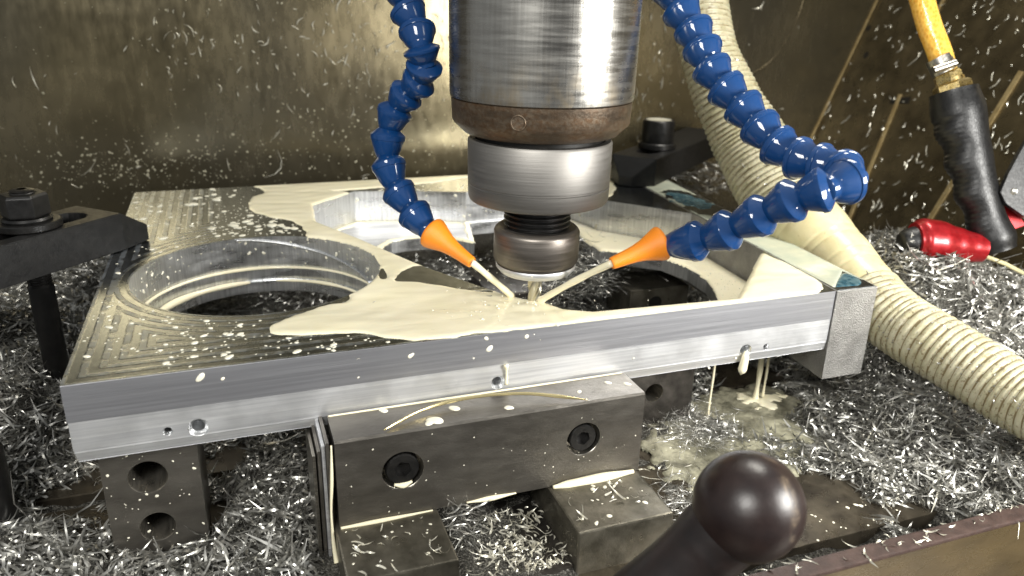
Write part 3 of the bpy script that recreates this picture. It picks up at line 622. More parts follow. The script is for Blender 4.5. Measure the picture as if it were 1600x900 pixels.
# =================================================================== CREAM CORRUGATED DUCT
dz = thing('suction_duct', P(1368, 470, 58.5), 'cream corrugated suction duct with a smooth tapered cuff running behind the end bar', 'duct hose')
up = [(1084, -60, 71, 45), (1092, 0, 70.5, 44), (1107, 80, 70, 44), (1136, 155, 69.5, 50), (1170, 220, 69, 57), (1206, 284, 67.5, 61), (1240, 335, 66, 63)]
cf = [(1236, 330, 66.2, 60), (1268, 366, 64.5, 58), (1306, 405, 62.5, 53), (1345, 446, 60, 48), (1362, 464, 59, 46)]
lo = [(1356, 458, 59.4, 50), (1380, 486, 58, 51), (1415, 512, 56.5, 51), (1450, 533, 55, 52), (1530, 582, 52.3, 53), (1600, 626, 50, 55), (1690, 672, 47, 56)]
def ribbed(nodes, name):
    p, r = spline([P(u, v, d) for u, v, d, _ in nodes], [q*d/CF for _, _, d, q in nodes], .075)
    s = [0]
    for i in range(1, len(p)): s.append(s[-1]+(p[i]-p[i-1]).length)
    def rad(i, a):
        ph = (s[i]/.52+a/(2*PI)) % 1.0; h = abs(math.sin(PI*ph))**.55; return r[i]*(.915+.085*h)
    V, F = tube(p, rad, 44, cap=False); o = mk(name, V, F, 'cream', dz, smooth=True)
    # grime sits in the groove: second material by radius
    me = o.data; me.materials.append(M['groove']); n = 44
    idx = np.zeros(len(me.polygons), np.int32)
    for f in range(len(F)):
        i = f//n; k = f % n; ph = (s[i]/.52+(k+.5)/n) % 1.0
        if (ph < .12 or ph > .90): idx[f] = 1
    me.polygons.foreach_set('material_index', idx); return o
ribbed(up, 'upper_corrugated_tube'); ribbed(lo, 'lower_corrugated_tube')
p, r = spline([P(u, v, d) for u, v, d, _ in cf], [q*d/CF for _, _, d, q in cf], .12); s = [0]
for i in range(1, len(p)): s.append(s[-1]+(p[i]-p[i-1]).length)
L_ = s[-1]
def rad(i, a):
    k = r[i]
    for c0 in (.22, .45, .52, .70, .80):
        k -= .05*math.exp(-((s[i]/L_-c0)*L_/.10)**2)
    k -= .25*(max(0, 1-s[i]/.25)+max(0, 1-(L_-s[i])/.25)); return k
V, F = tube(p, rad, 48, cap=False); mk('smooth_cuff', V, F, 'cuff', dz, smooth=True)

# =================================================================== AIR GUN
ag = thing('air_blow_gun', P(1500, 385, 63), 'air blow gun with black ribbed grip and red metallic head lying against the chips', 'blow gun')
GD = 63
p, r = spline([P(1490, 142, GD), P(1497, 175, GD), P(1510, 230, GD), P(1524, 290, GD), P(1540, 340, GD), P(1553, 372, GD), P(1560, 392, GD)], [q*GD/CF for q in (35, 39, 34, 31, 28, 31, 26)], .12)
s_ = [0]
for i in range(1, len(p)): s_.append(s_[-1]+(p[i]-p[i-1]).length)
fr = frames(p)
camdir = (CPOS-P(1510, 250, GD)).normalized(); left = (P(1400, 250, GD)-P(1510, 250, GD)).normalized()
def rad(i, a):
    dirv = fr[1][i]*math.cos(a)+fr[2][i]*math.sin(a); k = max(0, dirv.dot(left)); t = s_[i]/s_[-1]
    rr = r[i]
    if .16 < t < .86: rr += k**2*(.20*math.sin(s_[i]*2*PI/2.6)+.05*math.sin(s_[i]*2*PI/.42))
    return rr*(1-.10*abs(dirv.dot(camdir)))
V, F = tube(p, rad, 36, fr=fr); mk('grip', V, F, 'grip', ag, smooth=True, angle=60)
p, r = spline([P(1534, 388, GD), P(1515, 386, GD), P(1490, 383, GD), P(1462, 379, GD), P(1440, 377, GD), P(1428, 377, GD)], [q*GD/CF for q in (22, 24, 29, 35, 36, 29)], .15)
V, F = tube(p, r, 32); mk('red_head', V, F, 'red', ag, smooth=True, angle=60)
p, r = spline([P(1432, 377, GD), P(1424, 378, GD), P(1414, 379, GD), P(1407, 380, GD)], [q*GD/CF for q in (24, 23, 20, 15)], .15)
V, F = tube(p, r, 24); nz_ = mk('nozzle_cap', V, F, 'grip', ag, smooth=True, angle=60)
def flat(name, pts, t, mat, parent, bev=.06):
    P_ = [Vector(q) for q in pts]; nn = (P_[1]-P_[0]).cross(P_[2]-P_[0]).normalized(); nn = nn if nn.dot(CPOS-P_[0]) > 0 else -nn
    n = len(P_); V = P_+[q-nn*t for q in P_]; F = [list(range(n)), list(range(n, 2*n))[::-1]]+[[i, (i+1) % n, n+(i+1) % n, n+i] for i in range(n)]
    return mk(name, V, F, mat, parent, bevel=bev)
flat('red_bracket', [P(1568, 318, GD), P(1590, 330, GD), P(1604, 352, GD), P(1575, 362, GD), P(1562, 345, GD)], 1.2, 'red', ag)
lv = flat('trigger_lever', [P(u, v, 61.5) for u, v in ((1640, 190), (1640, 345), (1600, 338), (1572, 318), (1563, 300), (1575, 272), (1592, 240), (1612, 205))], .5, 'grip', ag)
c = P(1584, 299, 61.45); rv = (CPOS-c).normalized(); V, F = tube([c-rv*.1, c+rv*.06, c+rv*.10], [.26, .26, .18], 20); mk('rivet', V, F, 'hosemetal', lv, smooth=True, angle=40)
for u, v, rr, hh in ((1482, 126, 21, 13), (1489, 143, 28, 14)):
    a = P(u-3, v-hh, GD); b = P(u+3, v+hh*.7, GD); V, F = tube([a, a.lerp(b, .15), a.lerp(b, .85), b], [rr*.85*GD/CF, rr*GD/CF, rr*GD/CF, rr*.85*GD/CF], 6); mk('brass_nut', V, F, 'brass', ag)
    V, F = tube([a-(b-a)*.25, b+(b-a)*.2], rr*.72*GD/CF, 20); mk('brass_collar', V, F, 'brass', ag, smooth=True, angle=40)
# text FLAT on the cap
fc = bpy.data.curves.new('lettering', 'FONT'); fc.body = 'FLAT'; fc.size = 1.0; fc.extrude = .01
fo = bpy.data.objects.new('lettering_src', fc); col.objects.link(fo); dg = bpy.context.evaluated_depsgraph_get(); tm = bpy.data.meshes.new_from_object(fo.evaluated_get(dg)); bpy.data.objects.remove(fo)
c0 = P(1428, 396, GD); ex = (P(1436, 358, GD)-c0).normalized(); ez = (CPOS-c0).normalized(); ez = (ez-ex*ez.dot(ex)).normalized(); ey = ez.cross(ex)
axp = P(1428, 378, GD); V = []
for v in tm.vertices:
    x = v.co.x*.62; y = v.co.y*.75; base = c0+ex*x+ey*(y-.1)
    rel = base-P(1428, 377, GD); ax_ = (P(1400, 380, GD)-P(1432, 377, GD)).normalized(); q = rel-ax_*rel.dot(ax_); fn = q+ez*1.0; fn = fn.normalized()*(1.235-.10*max(0, rel.dot(ax_))); V.append(P(1428, 377, GD)+ax_*rel.dot(ax_)+fn)
tf = [list(pp.vertices) for pp in tm.polygons]; mk('lettering', V, tf, 'print', nz_)
# amber air line, ends in a crimp collar on the gun
ah = thing('amber_air_line', P(1440, -20, GD), 'translucent amber braided air line feeding the blow gun', 'air hose')
p, r = spline([P(1425, -60, GD), P(1438, -10, GD), P(1452, 40, GD), P(1468, 82, GD), P(1476, 112, GD)], [18*GD/CF]*5, .3)
V, F = tube(p, r, 24); mk('braided_tube', V, F, 'amber', ah, smooth=True)
V, F = tube([P(1466, 90, GD), P(1477, 113, GD)], 19.5*GD/CF, 24); mk('crimp_collar', V, F, 'hosemetal', ah, smooth=True, angle=40)
a, b = P(1458, 110, GD-1.2), P(1493, 98, GD-1.2); V, F = tube([a, b], .30, 12); mk('collar_screw', V, F, 'hosemetal', ah, smooth=True, angle=40)
# pale wire behind the gun
V, F = tube([P(1535, 399, 66), P(1570, 412, 66.5), P(1605, 430, 67)], .18, 10); tag(mk('pale_tube', V, F, 'cuff', smooth=True), 'thin pale tube sticking out beneath the red head of the blow gun', 'tube')

# =================================================================== CLAMPS
def clamp(org, du, wdt, length, T, nose, slot, label, sgn):
    du = Vector((*du, 0)).normalized(); dv = Vector((-du.y, du.x, 0))*sgn; org = Vector((*org, 0))
    X = lambda u, v, z: org+du*u+dv*v+Vector((0, 0, z))
    t = thing('strap_clamp', X(0, wdt/2, .05), label, 'clamp', 'strap clamps holding the plate')
    uj, tz, tips = nose; plan = [(uj, 0), (uj, wdt), (length, wdt), (length, 0)]
    hol = [(slot[0]+(slot[2]*math.cos(a) if True else 0), wdt/2+slot[2]*math.sin(a)) for a in [PI/2+PI*i/10 for i in range(11)]]+[(slot[1]+slot[2]*math.cos(a), wdt/2+slot[2]*math.sin(a)) for a in [-PI/2+PI*i/10 for i in range(11)]]
    v2, f2 = fill(plan, [hol]); V = []; F = []
    for z in (.05, T): b0 = len(V); V += [X(p[0], p[1], z) for p in v2]; F += [[i+b0 for i in f] for f in f2]
    for lp in (plan, hol):
        b0 = len(V); n = len(lp); V += [X(p[0], p[1], .05) for p in lp]+[X(p[0], p[1], T) for p in lp]; F += [[b0+i, b0+(i+1) % n, b0+n+(i+1) % n, b0+n+i] for i in range(n)]
    b0 = len(V); N_ = [(uj, 0)]+tips+[(uj, wdt)]; n = len(N_); V += [X(p[0], p[1], .05) for p in N_]+[X(p[0], p[1], tz if 0 < i < n-1 else T) for i, p in enumerate(N_)]
    F += [[b0+i for i in range(n)][::-1]]+[[b0+i, b0+(i+1) % n, b0+n+(i+1) % n, b0+n+i] for i in range(n-1)]+[[b0+n, b0+n+1, b0+n+n-2, b0+n+n-1]]
    o = mk('clamp_bar', V, F, 'blackmatt', t)
    me = o.data; bm = bmesh.new(); bm.from_mesh(me); bmesh.ops.remove_doubles(bm, verts=bm.verts, dist=1e-6); bmesh.ops.recalc_face_normals(bm, faces=bm.faces)
    es = [e for e in bm.edges if len(e.link_faces) == 2 and e.calc_face_angle(0) > .6]; bmesh.ops.bevel(bm, geom=es, offset=.06*S, segments=2, affect='EDGES'); bm.to_mesh(me); bm.free()
    return t, X
cl, X = clamp((2.75, 24.1), (-.69, -.725), 4.6, 26, 2.8, (2.6, 1.25, [(.0, .5), (.0, 4.6)]), (5.0, 10.6, 1.15), 'black slotted strap clamp with a hex nut beside the round opening', -1)
nc = X(8.0, 2.3, 0)
V, F = lathe([(0.8, 2.82), (1.95, 2.82), (2.05, 2.9), (2.05, 3.25), (1.95, 3.32), (.8, 3.32)], nc.xy, 48); mk('washer', V, F, 'black', cl, smooth=True, angle=35)
V, F = lathe([(0.8, 3.33), (1.50, 3.33), (1.55, 3.45), (1.45, 3.6), (.8, 3.62)], nc.xy, 48); mk('nut_collar', V, F, 'black', cl, smooth=True, angle=35)
V, F = lathe([(.75, 3.63), (1.42, 3.63), (1.50, 3.75), (1.50, 5.0), (1.35, 5.18), (.85, 5.2), (.8, 5.05)], nc.xy, 6); mk('hex_nut', V, F, 'black', cl, bevel=.05)
pr = []; z = 5.35
while z > -1.2: pr += [(.78, z), (.70, z-.09)]; z -= .18
V, F = lathe([(.3, 5.45), (.6, 5.42)]+pr+[(.82, -1.4), (.82, TZ)], nc.xy, 36); mk('stud', V, F, 'black', cl, smooth=True, angle=30)
cr, X = clamp((50.2, 31.0), (.78, .63), 5.0, 24, 2.9, (0, 1.0, [(-1.6, 1.9), (-1.6, 3.4)]), (3.6, 8.6, 1.15), 'black strap clamp with a round bolt head beside the cream duct', 1)
nc2 = X(6.4, 2.5, 0)
V, F = lathe([(0.8, 2.92), (2.0, 2.92), (2.1, 3.0), (2.1, 3.5), (2.0, 3.6), (.8, 3.6)], nc2.xy, 48); mk('washer', V, F, 'black', cr, smooth=True, angle=35)
V, F = lathe([(0.6, 3.61), (1.72, 3.61), (1.75, 3.7), (1.75, 5.9), (1.65, 6.02), (1.35, 6.03)], nc2.xy, 48); mk('bolt_head', V, F, 'black', cr, smooth=True, angle=35)
V, F = lathe([(1.4, 6.03), (1.2, 6.02), (0.01, 6.0)], nc2.xy, 48); mk('coolant_in_socket', V, F, 'drop', cr, smooth=True)
V, F = lathe([(.85, 3), (.85, TZ)], nc2.xy, 24); mk('stud', V, F, 'black', cr, smooth=True)
# black round post at the near left
pc = PZ(6, 838, TZ)
V, F = lathe([(.01, 9), (1.1, 9), (1.2, 8.9), (1.2, -6), (1.35, -6.1), (1.35, TZ+.2), (1.2, TZ)], (pc.x-.4, pc.y), 40)
tag(mk('support_post', V, F, 'black', smooth=True, angle=35), 'black round steel post standing on the table at the near end of the plate', 'post')

# =================================================================== RISER BLOCKS
def boredblock(name, x0, x1, y0, y1, z0, z1, holes, mat, label, cat='riser block', group=None):
    t = thing(name, ((x0+x1)/2, (y0+y1)/2, z0), label, cat, group)
    sq = [(x0, z0), (x1, z0), (x1, z1), (x0, z1)]; v2, f2 = fill(sq, [circle(cx, cz, r_, 32) for cx, cz, r_ in holes])
    V = [(p[0], y0, p[1]) for p in v2]; F = list(f2)
    b = len(V); V += [(x, y, z) for x in (x0, x1) for y in (y0, y1) for z in (z0, z1)]
    F += [[b+0, b+1, b+3, b+2], [b+4, b+6, b+7, b+5], [b+2, b+3, b+7, b+6], [b+1, b+5, b+7, b+3], [b+0, b+2, b+6, b+4]]
    o = mk('block_body', V, F, mat, t)
    for cx, cz, r_ in holes:
        V = []; F = []; n = 32
        for rr, y in ((r_+.001, y0-.003), (r_*.93, y0+.10), (r_*.93, y1-.05)):
            for i in range(n): a = 2*PI*i/n; V.append((cx+rr*math.cos(a), y, cz+rr*math.sin(a)))
        for j in range(2):
            for i in range(n): F.append([j*n+i, j*n+(i+1) % n, (j+1)*n+(i+1) % n, (j+1)*n+i])
        F.append(list(range(2*n, 3*n))); mk('bore', V, F, 'bore', t, smooth=True, angle=35)
    return t
Y1 = 1.2
h1, h2 = PY(231, 746, Y1), PY(247, 823, Y1)
x0 = PY(152, 716, Y1).x; x1 = PY(310, 716, Y1).x
boredblock('riser_block', x0, x1, Y1, 6.0, TZ, BZ-.01, [(h1.x, h1.z, 1.0), (h2.x, h2.z, .92)], 'steel', 'grey steel riser block with two bored holes under the near corner of the plate', group='riser blocks under the plate')
Y2 = 5.5; a = PY(1003, 585, Y2); b = PY(1078, 640, Y2); h = PY(1022, 614, Y2)
boredblock('riser_block', 32.0, b.x, Y2, 10.5, TZ, -6.0, [(h.x, h.z, .75)], 'steeldark', 'dark riser block with one bored hole behind the vice jaw', group='riser blocks under the plate')
# block seen through the pocket
q0 = PZ(986, 455, -6.2); V, F = boxg(q0.x, q0.x+6.0, q0.y, q0.y+4.6, TZ, -6.2)
blk = thing('support_block', (q0.x+3, q0.y+2, TZ), 'dark steel block seen through the angular pocket', 'block'); mk('block_body', V, F, 'olive', blk, bevel=.08)
hx = [(q0.x+2.6+.65*math.cos(2*PI*i/20), q0.y-.004, -7.6+.65*math.sin(2*PI*i/20)) for i in range(20)]; mk('bore', hx, [list(range(20))], 'hole', blk)
V, F = boxg(30, 38, 24, 33, TZ, -7.4); tag(mk('rear_block', V, F, 'steeldark', bevel=.1), 'nearly black block deep in the pocket behind the collet nut', 'block')
V, F = boxg(8.5, 24, 12.5, 17, TZ, -6.4); tag(mk('cross_bar', V, F, 'steeldark', bevel=.1), 'black steel bar seen beneath the round opening', 'bar')

# =================================================================== VICE
vc = thing('milling_vice', (21, -4, TZ), 'steel milling vice with a bolted front jaw gripping the plate', 'vice')
JX0, JX1, JY0, JY1, JZ0, JZ1 = 12.45, 30.65, -3.02, -.18, -9.0, -3.68
s1 = PY(630, 735, JY0); s2 = PY(912, 686, JY0)
holes = [(s1.x, s1.z, 1.16), (s2.x, s2.z, 1.08)]
v2, f2 = fill([(JX0, JZ0), (JX1, JZ0), (JX1, JZ1-.12), (JX0, JZ1-.12)], [circle(cx, cz, r_, 40) for cx, cz, r_ in holes])
V = [(p[0], JY0, p[1]) for p in v2]; F = list(f2); b = len(V)
V += [(x, y, z) for x in (JX0, JX1) for (y, z) in ((JY0, JZ0), (JY1, JZ0), (JY1, JZ1), (JY0+.12, JZ1), (JY0, JZ1-.12))]
F += [[b+i for i in range(5)], [b+9-i for i in range(5)]]
for i in (0, 1, 2, 3): F.append([b+i, b+i+1, b+5+i+1, b+5+i])
jaw = mk('front_jaw', V, F, 'steel', vc)
for (cx, cz, r_) in holes:
    V = []; F = []; n = 40
    for rr, y in ((r_+.06, JY0-.002), (r_, JY0+.06), (r_, JY0+.9)):
        for i in range(n): a = 2*PI*i/n; V.append((cx+rr*math.cos(a), y, cz+rr*math.sin(a)))
    for j in range(2):
        for i in range(n): F.append([j*n+i, j*n+(i+1) % n, (j+1)*n+(i+1) % n, (j+1)*n+i])
    F.append(list(range(2*n, 3*n))); mk('counterbore', V, F, 'bore', jaw, smooth=True, angle=40)
    # socket cap screw with knurled rim and hexagon
    V = []; F = []; n = 48; rs = r_*.80
    for rr, y in ((rs, JY0+.88), (rs, JY0+.16), (rs*.93, JY0+.08), (rs*.60, JY0+.08)):
        for i in range(n): a = 2*PI*i/n; k = rr*(1-.03*(i % 2) if rr == rs else 1); V.append((cx+k*math.cos(a), y, cz+k*math.sin(a)))
    for y in (JY0+.085, JY0+.5):
        for i in range(n):
            a = 2*PI*i/n+.3; m6 = (a % (PI/3))-PI/6; rr = rs*.46*math.cos(PI/6)/math.cos(m6) if False else rs*.46/ (math.cos(m6)); V.append((cx+rr*math.cos(a-.3), y, cz+rr*math.sin(a-.3)))
    for j in range(5):
        for i in range(n): F.append([j*n+i, j*n+(i+1) % n, (j+1)*n+(i+1) % n, (j+1)*n+i])
    F.append(list(range(5*n, 6*n))); mk('cap_screw', V, F, 'black', jaw, smooth=True, angle=30)
for xa, xb in ((12.2, 17.9), (24.6, 30.55)):
    V, F = boxg(xa, xb, -7.45, .2, TZ-1.5, -9.02); mk('vice_arm', V, F, 'olive', vc, bevel=.12)
V, F = boxg(17.92, 24.58, -7.2, 20, TZ-2.0, -11.3); mk('vice_bed', V, F, 'steeldark', vc)
V, F = boxg(14.0, 29.5, .25, 9, TZ, -7.2); mk('inner_slide', V, F, 'steeldark', vc, bevel=.1)
for i, (xx, zz) in enumerate(((12.18, -3.75), (11.98, -3.95), (11.76, -4.3), (11.5, -4.6))):
    V, F = boxg(xx-.17, xx, -2.9+.12*i, 1.2, TZ, zz); mk('jaw_shim', V, F, ('steel', 'alu', 'steel', 'bore')[i], vc, bevel=.02)
# coolant drooling over the vice
def bead(name, pts, rr, label, mat='cool'):
    p, r = spline(pts, rr, .12); V, F = tube(p, r, 12); return tag(mk(name, V, F, mat, smooth=True), label, 'coolant')
bead('coolant_bead', [Vector((24.9, -3.15, -8.98)), Vector((26, -3.2, -8.95)), Vector((28, -3.25, -8.9)), Vector((30.2, -3.2, -8.92))], [.12, .26, .30, .14], 'thick cream coolant bead on the vice arm nearest the ball handle')
bead('coolant_bead', [Vector((12.5, -3.1, -8.98)), Vector((14.5, -3.12, -8.98)), Vector((17.6, -3.1, -8.98))], [.08, .13, .05], 'thin cream coolant line along the vice arm nearest the shims')
bead('coolant_bead', [Vector((19.6, -3.05, -8.95)), Vector((21, -3.05, -8.97)), Vector((22.6, -3.05, -8.95))], [.05, .16, .05], 'short coolant bead hanging under the middle of the front jaw')
bead('coolant_bead', [Vector((12.5, -.25, -3.66)), Vector((20, -.25, -3.66)), Vector((30.5, -.25, -3.66))], [.05, .07, .05], 'hairline of coolant where the jaw top meets the plate')
bead('coolant_bead', [Vector((s1.x-.5, JY0+.1, s1.z-.88)), Vector((s1.x, JY0+.06, s1.z-.99)), Vector((s1.x+.5, JY0+.1, s1.z-.86))], [.08, .17, .08], 'coolant crescent in the counterbore of the jaw screw nearest the shims')
bead('coolant_drip', [Vector((12.3, -2.9, -3.9)), Vector((12.2, -3.0, -6)), Vector((12.05, -3.1, -8)), Vector((12.1, -3.2, -10.5)), Vector((12.3, -4, TZ))], [.05, .09, .06, .12, .3], 'cream coolant run trickling down the end of the jaw beside the shims')
a = PY(1165, 549, -.1); bead('coolant_drip', [a, a+Vector((.0, -.05, -.45)), a+Vector((-.1, -.05, -1.3)), a+Vector((-.15, 0, -1.7))], [.10, .26, .30, .05], 'fat cream drip hanging from the larger drilled hole near the end bar')
a = PY(791, 570, -.1); bead('coolant_drip', [a, a+Vector((.05, 0, -.5)), a+Vector((.05, 0, -1.3))], [.16, .06, .10], 'small cream drip sliding to the drilled hole above the jaw')
for u, dy, r_, zb, lb in ((1190, 6.4, .20, -11.75, 'thicker coolant stream falling behind the plate into the puddle'), (1201, 6.6, .10, -11.75, 'thin coolant stream falling just beside the thicker one'), (1117, 5.0, .09, -11.75, 'thin coolant drip beneath the plate near the bored riser block')):
    a = PY(u, 560 if u > 1150 else 565, dy); bead('coolant_stream', [a+Vector((0, 0, 1)), a+Vector((.02, 0, -1)), Vector((a.x, a.y, (a.z+zb)/2-.5)), Vector((a.x-.03, a.y, zb))], [r_, r_*1.1, r_*.8, r_*1.3], lb)
# long golden chip across the jaw top
cpts = [(600, 672, -3.55), (622, 660, -3.5), (655, 643, -3.4), (700, 628, -3.3), (760, 618, -3.2), (820, 615, -3.2), (870, 619, -3.35), (918, 625, -3.5)]
p, r = spline([PZ(u, v, z) for u, v, z in cpts], [.05, .11, .10, .12, .10, .11, .12, .05], .15)
V, F = tube(p, r, 10, sq=(1, .6)); tag(mk('long_chip', V, F, 'goldchip', smooth=True), 'long thin golden chip arched across the top of the front jaw', 'chip')
Pd = []; Nd = []; Rd = []
for u, v, r_ in ((600, 642, .22), (596, 640, .15), (710, 638, .3), (795, 637, .25), (680, 657, .42), (672, 660, .3), (980, 600, .2), (905, 612, .16), (950, 598, .2), (770, 652, .16)):
    q = PZ(u, v, JZ1); 
    if JY0+.2 < q.y < JY1: Pd.append((q.x, q.y, JZ1)); Nd.append((0, 0, 1)); Rd.append(r_)
for i in range(26):
    xa = g.choice([12.6, 25.0]); Pd.append((xa+g.uniform(0, 5), g.uniform(-7.2, -3.3), -9.02)); Nd.append((0, 0, 1)); Rd.append(.04*4**g.random())
for i in range(40): Pd.append((g.uniform(12.6, 30.5), JY0, g.uniform(-8.9, -3.9))); Nd.append((0, -1, 0)); Rd.append(.02*2.5**g.random())
for i in range(40): Pd.append((g.uniform(x0+.1, x1-.1), Y1, g.uniform(-11, -4.5))); Nd.append((0, -1, 0)); Rd.append(.025*4**(g.random()**2))
for i in range(70): Pd.append((g.uniform(33, 60), g.uniform(-9.3, -6.4), TZ)); Nd.append((0, 0, 1)); Rd.append(.05*3**(g.random()**2))
o = drops('coolant_splatter', Pd, Nd, Rd, seed=8); tag(o, 'small coolant droplets on the vice, riser and table', 'droplets', kind='stuff')

# =================================================================== BALL HANDLE
kb = P(1169, 791, 34); kr = 86*34/CF
bh = thing('ball_handle', kb, 'dark glossy ball knob on a tapered shaft in front of the vice', 'handle')
V = []; F = []; n = 64; mrow = 40
ax = (P(1040, 915, 35.5)-kb).normalized(); a1 = ax.orthogonal().normalized(); a2 = ax.cross(a1)
for j in range(mrow+1):
    th_ = PI*j/mrow
    for i in range(n): a = 2*PI*i/n; V.append(kb-ax*(kr*math.cos(th_))+(a1*math.cos(a)+a2*math.sin(a))*(kr*math.sin(th_)))
for j in range(mrow):
    for i in range(n): F.append([j*n+i, j*n+(i+1) % n, (j+1)*n+(i+1) % n, (j+1)*n+i])
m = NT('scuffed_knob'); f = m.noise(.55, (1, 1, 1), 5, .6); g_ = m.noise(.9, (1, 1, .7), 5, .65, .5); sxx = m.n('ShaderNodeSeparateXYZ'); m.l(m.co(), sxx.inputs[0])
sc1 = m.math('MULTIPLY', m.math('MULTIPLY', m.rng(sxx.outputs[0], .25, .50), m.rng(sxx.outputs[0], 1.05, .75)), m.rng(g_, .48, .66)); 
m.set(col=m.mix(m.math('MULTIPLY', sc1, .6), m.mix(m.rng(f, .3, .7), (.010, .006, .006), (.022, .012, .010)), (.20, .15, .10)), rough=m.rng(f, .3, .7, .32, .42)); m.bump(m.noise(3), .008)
mk('ball', V, F, m.m, bh, smooth=True)
p, r = spline([kb+ax*(kr*.3), kb+ax*(kr*.6), kb+ax*(kr*1.0), kb+ax*(kr*1.6), kb+ax*(kr*4)], [kr*.6, kr*.74, kr*.72, kr*.70, kr*.84], .15)
V, F = tube(p, r, 40); mk('shaft', V, F, 'knob', bh, smooth=True)

# =================================================================== SWARF
ctrl = []
def cz(u, v, z): q = PZ(u, v, z); ctrl.append((q.x, q.y, z))
for t in ((1400, 372, -1.6), (1345, 385, -4.0), (1470, 396, -2.2), (1520, 418, -2.7), (1440, 400, -.2), (1490, 410, -.5), (1400, 388, -.7), (1600, 447, -4), (1500, 520, -5.6), (1600, 540, -6), (1560, 690, -8.8), (1600, 745, -9.2), (1450, 640, -8.2), (1350, 600, -9.0), (1420, 560, -7.2), (1290, 640, -10.3), (1255, 530, -10), (1300, 720, -11.4), (1380, 740, -10.8), (1480, 770, -10.6), (1540, 785, -10.6), (1262, 610, -11.4),
          (0, 495, -5.2), (60, 540, -7.2), (100, 620, -8.8), (0, 600, -7), (0, 690, -9.4), (60, 720, -11.0), (170, 720, -12.4), (120, 800, -12.6), (150, 850, -12.0), (260, 850, -12.0), (320, 820, -12.4),
          (0, 870, -9.6), (60, 850, -10.2), (120, 870, -9.8), (170, 890, -11.2), (250, 890, -11.0), (330, 880, -10.9), (400, 790, -10.6), (430, 700, -9.4), (470, 660, -8.8), (470, 800, -10.2), (440, 890, -10.0), (360, 740, -12.4), (330, 690, -12.5), (500, 890, -10.8),
          (1060, 850, -12.2), (1100, 870, -12.2), (1180, 850, -12.4), (1050, 780, -11.9), (1300, 830, -12.6), (1450, 830, -13), (1080, 700, -11.9), (1130, 690, -11.8), (1200, 700, -11.9), (1220, 780, -12.4), (1300, 780, -12.5), (1150, 620, -12.4), (1190, 602, -12.5), (1225, 640, -12.4), (1190, 655, -12.4), (1120, 645, -12.3), (1235, 690, -12.3), (1130, 600, -12.5),
          (1040, 660, -11.6)): cz(*t)
ctrl += [(x, y, z) for x, y, z in ((2, 9, -10.5), (5, 16, -9.5), (8, 21, -9.0), (12, 20, -9.2), (16, 19, -9.8), (10, 30, -9.5), (24, 30, -9.6), (22, 20, -9.8), (25, 14, -9.8), (32, 12, -9), (36, 9, -10), (36, 20, -9), (44, 12, -10.4), (44, 20, -9.8), (50, 20, -10), (56, 16, -9), (60, 40, -10), (40, 40, -8.5), (15, 40, -8.5), (-5, 42, -6), (-20, 30, -5), (-20, 10, -8), (-20, -8, -9), (-5, -8, -9.6), (5, -9, -10.5), (80, 20, -9), (70, 23, -8), (77, 14, -7.5), (84, 8, -8), (60, 24, -8), (80, -5, -6), (62, -10.5, -10.0), (70, -12, -9.5), (80, -12, -9), (65, 35, -10), (80, 40, -11))]
CT = np.array(ctrl)
def height(x, y):
    x = np.asarray(x, float); y = np.asarray(y, float); d2 = (x[..., None]-CT[:, 0])**2+(y[..., None]-CT[:, 1])**2+.25; w_ = 1/d2**1.7
    h = (w_*CT[:, 2]).sum(-1)/w_.sum(-1)
    return h+.28*np.sin(x*1.1+np.sin(y*.9)*1.5)*np.sin(y*1.3+x*.4)+.16*np.sin(x*2.9+y*1.7)*np.sin(y*3.3)
gx = np.arange(-30, 92.01, .6); gy = np.arange(-13.2, 48.5, .6); GX, GY = np.meshgrid(gx, gy); GH = height(GX, GY)-.12
idx = np.arange(GX.size).reshape(GX.shape); F = np.stack([idx[:-1, :-1], idx[:-1, 1:], idx[1:, 1:], idx[1:, :-1]], -1).reshape(-1, 4)
# skip where solid things stand
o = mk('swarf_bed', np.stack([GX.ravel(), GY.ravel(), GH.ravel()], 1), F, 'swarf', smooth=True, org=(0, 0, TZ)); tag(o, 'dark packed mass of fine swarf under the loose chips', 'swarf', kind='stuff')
def pile(name, n, area_, length, width, mat, label, seed, zoff=(0, .35), lift=.45, blocks=(), dens=None):
    g = np.random.default_rng(seed); x = g.uniform(area_[0], area_[1], n); y = g.uniform(area_[2], area_[3], n); h = height(x, y)
    ok = h > TZ-.15
    for (a, b, c, d) in blocks: ok &= ~((x > a) & (x < b) & (y > c) & (y < d))
    if dens is not None: ok &= g.random(n) < dens(x, y, h)
    x, y, h = x[ok], y[ok], h[ok]; e = .3
    nx = -(height(x+e, y)-h)/e; ny = -(height(x, y+e)-h)/e; nr = np.stack([nx, ny, np.ones_like(nx)], 1); nr /= np.linalg.norm(nr, axis=1, keepdims=True)
    z = h+g.uniform(zoff[0], zoff[1], len(x)); o = chips(name, np.stack([x, y, z], 1), nr, length, width, mat, lift=lift, seed=seed+1); return tag(o, label, 'chips', kind='stuff')
solids = [(x0-.1, x1+.1, Y1-.1, 6), (11.2, 30.8, -7.5, 9), (30, 38, 24, 33), (31.9, 36.6, 5.4, 10.6), (8.4, 24.1, 12.4, 17.1)]
pile('metal_chips', 34000, (40, 82, -12.9, 36), 1.4, .135, 'chip', 'heap of curled aluminium chips behind and beneath the cream duct', 21, (-.1, .40), .22, solids)
pile('metal_chips', 24000, (-18, 11.2, -9.5, 44), 1.45, .135, 'chip', 'heap of curled aluminium chips around the near riser block', 33, (-.1, .40), .22, solids)
pile('metal_chips', 10000, (11.3, 40, 8, 40), 1.0, .09, 'chip', 'loose chips lying on the table under the plate openings', 44, (-.1, .4), .25, solids)
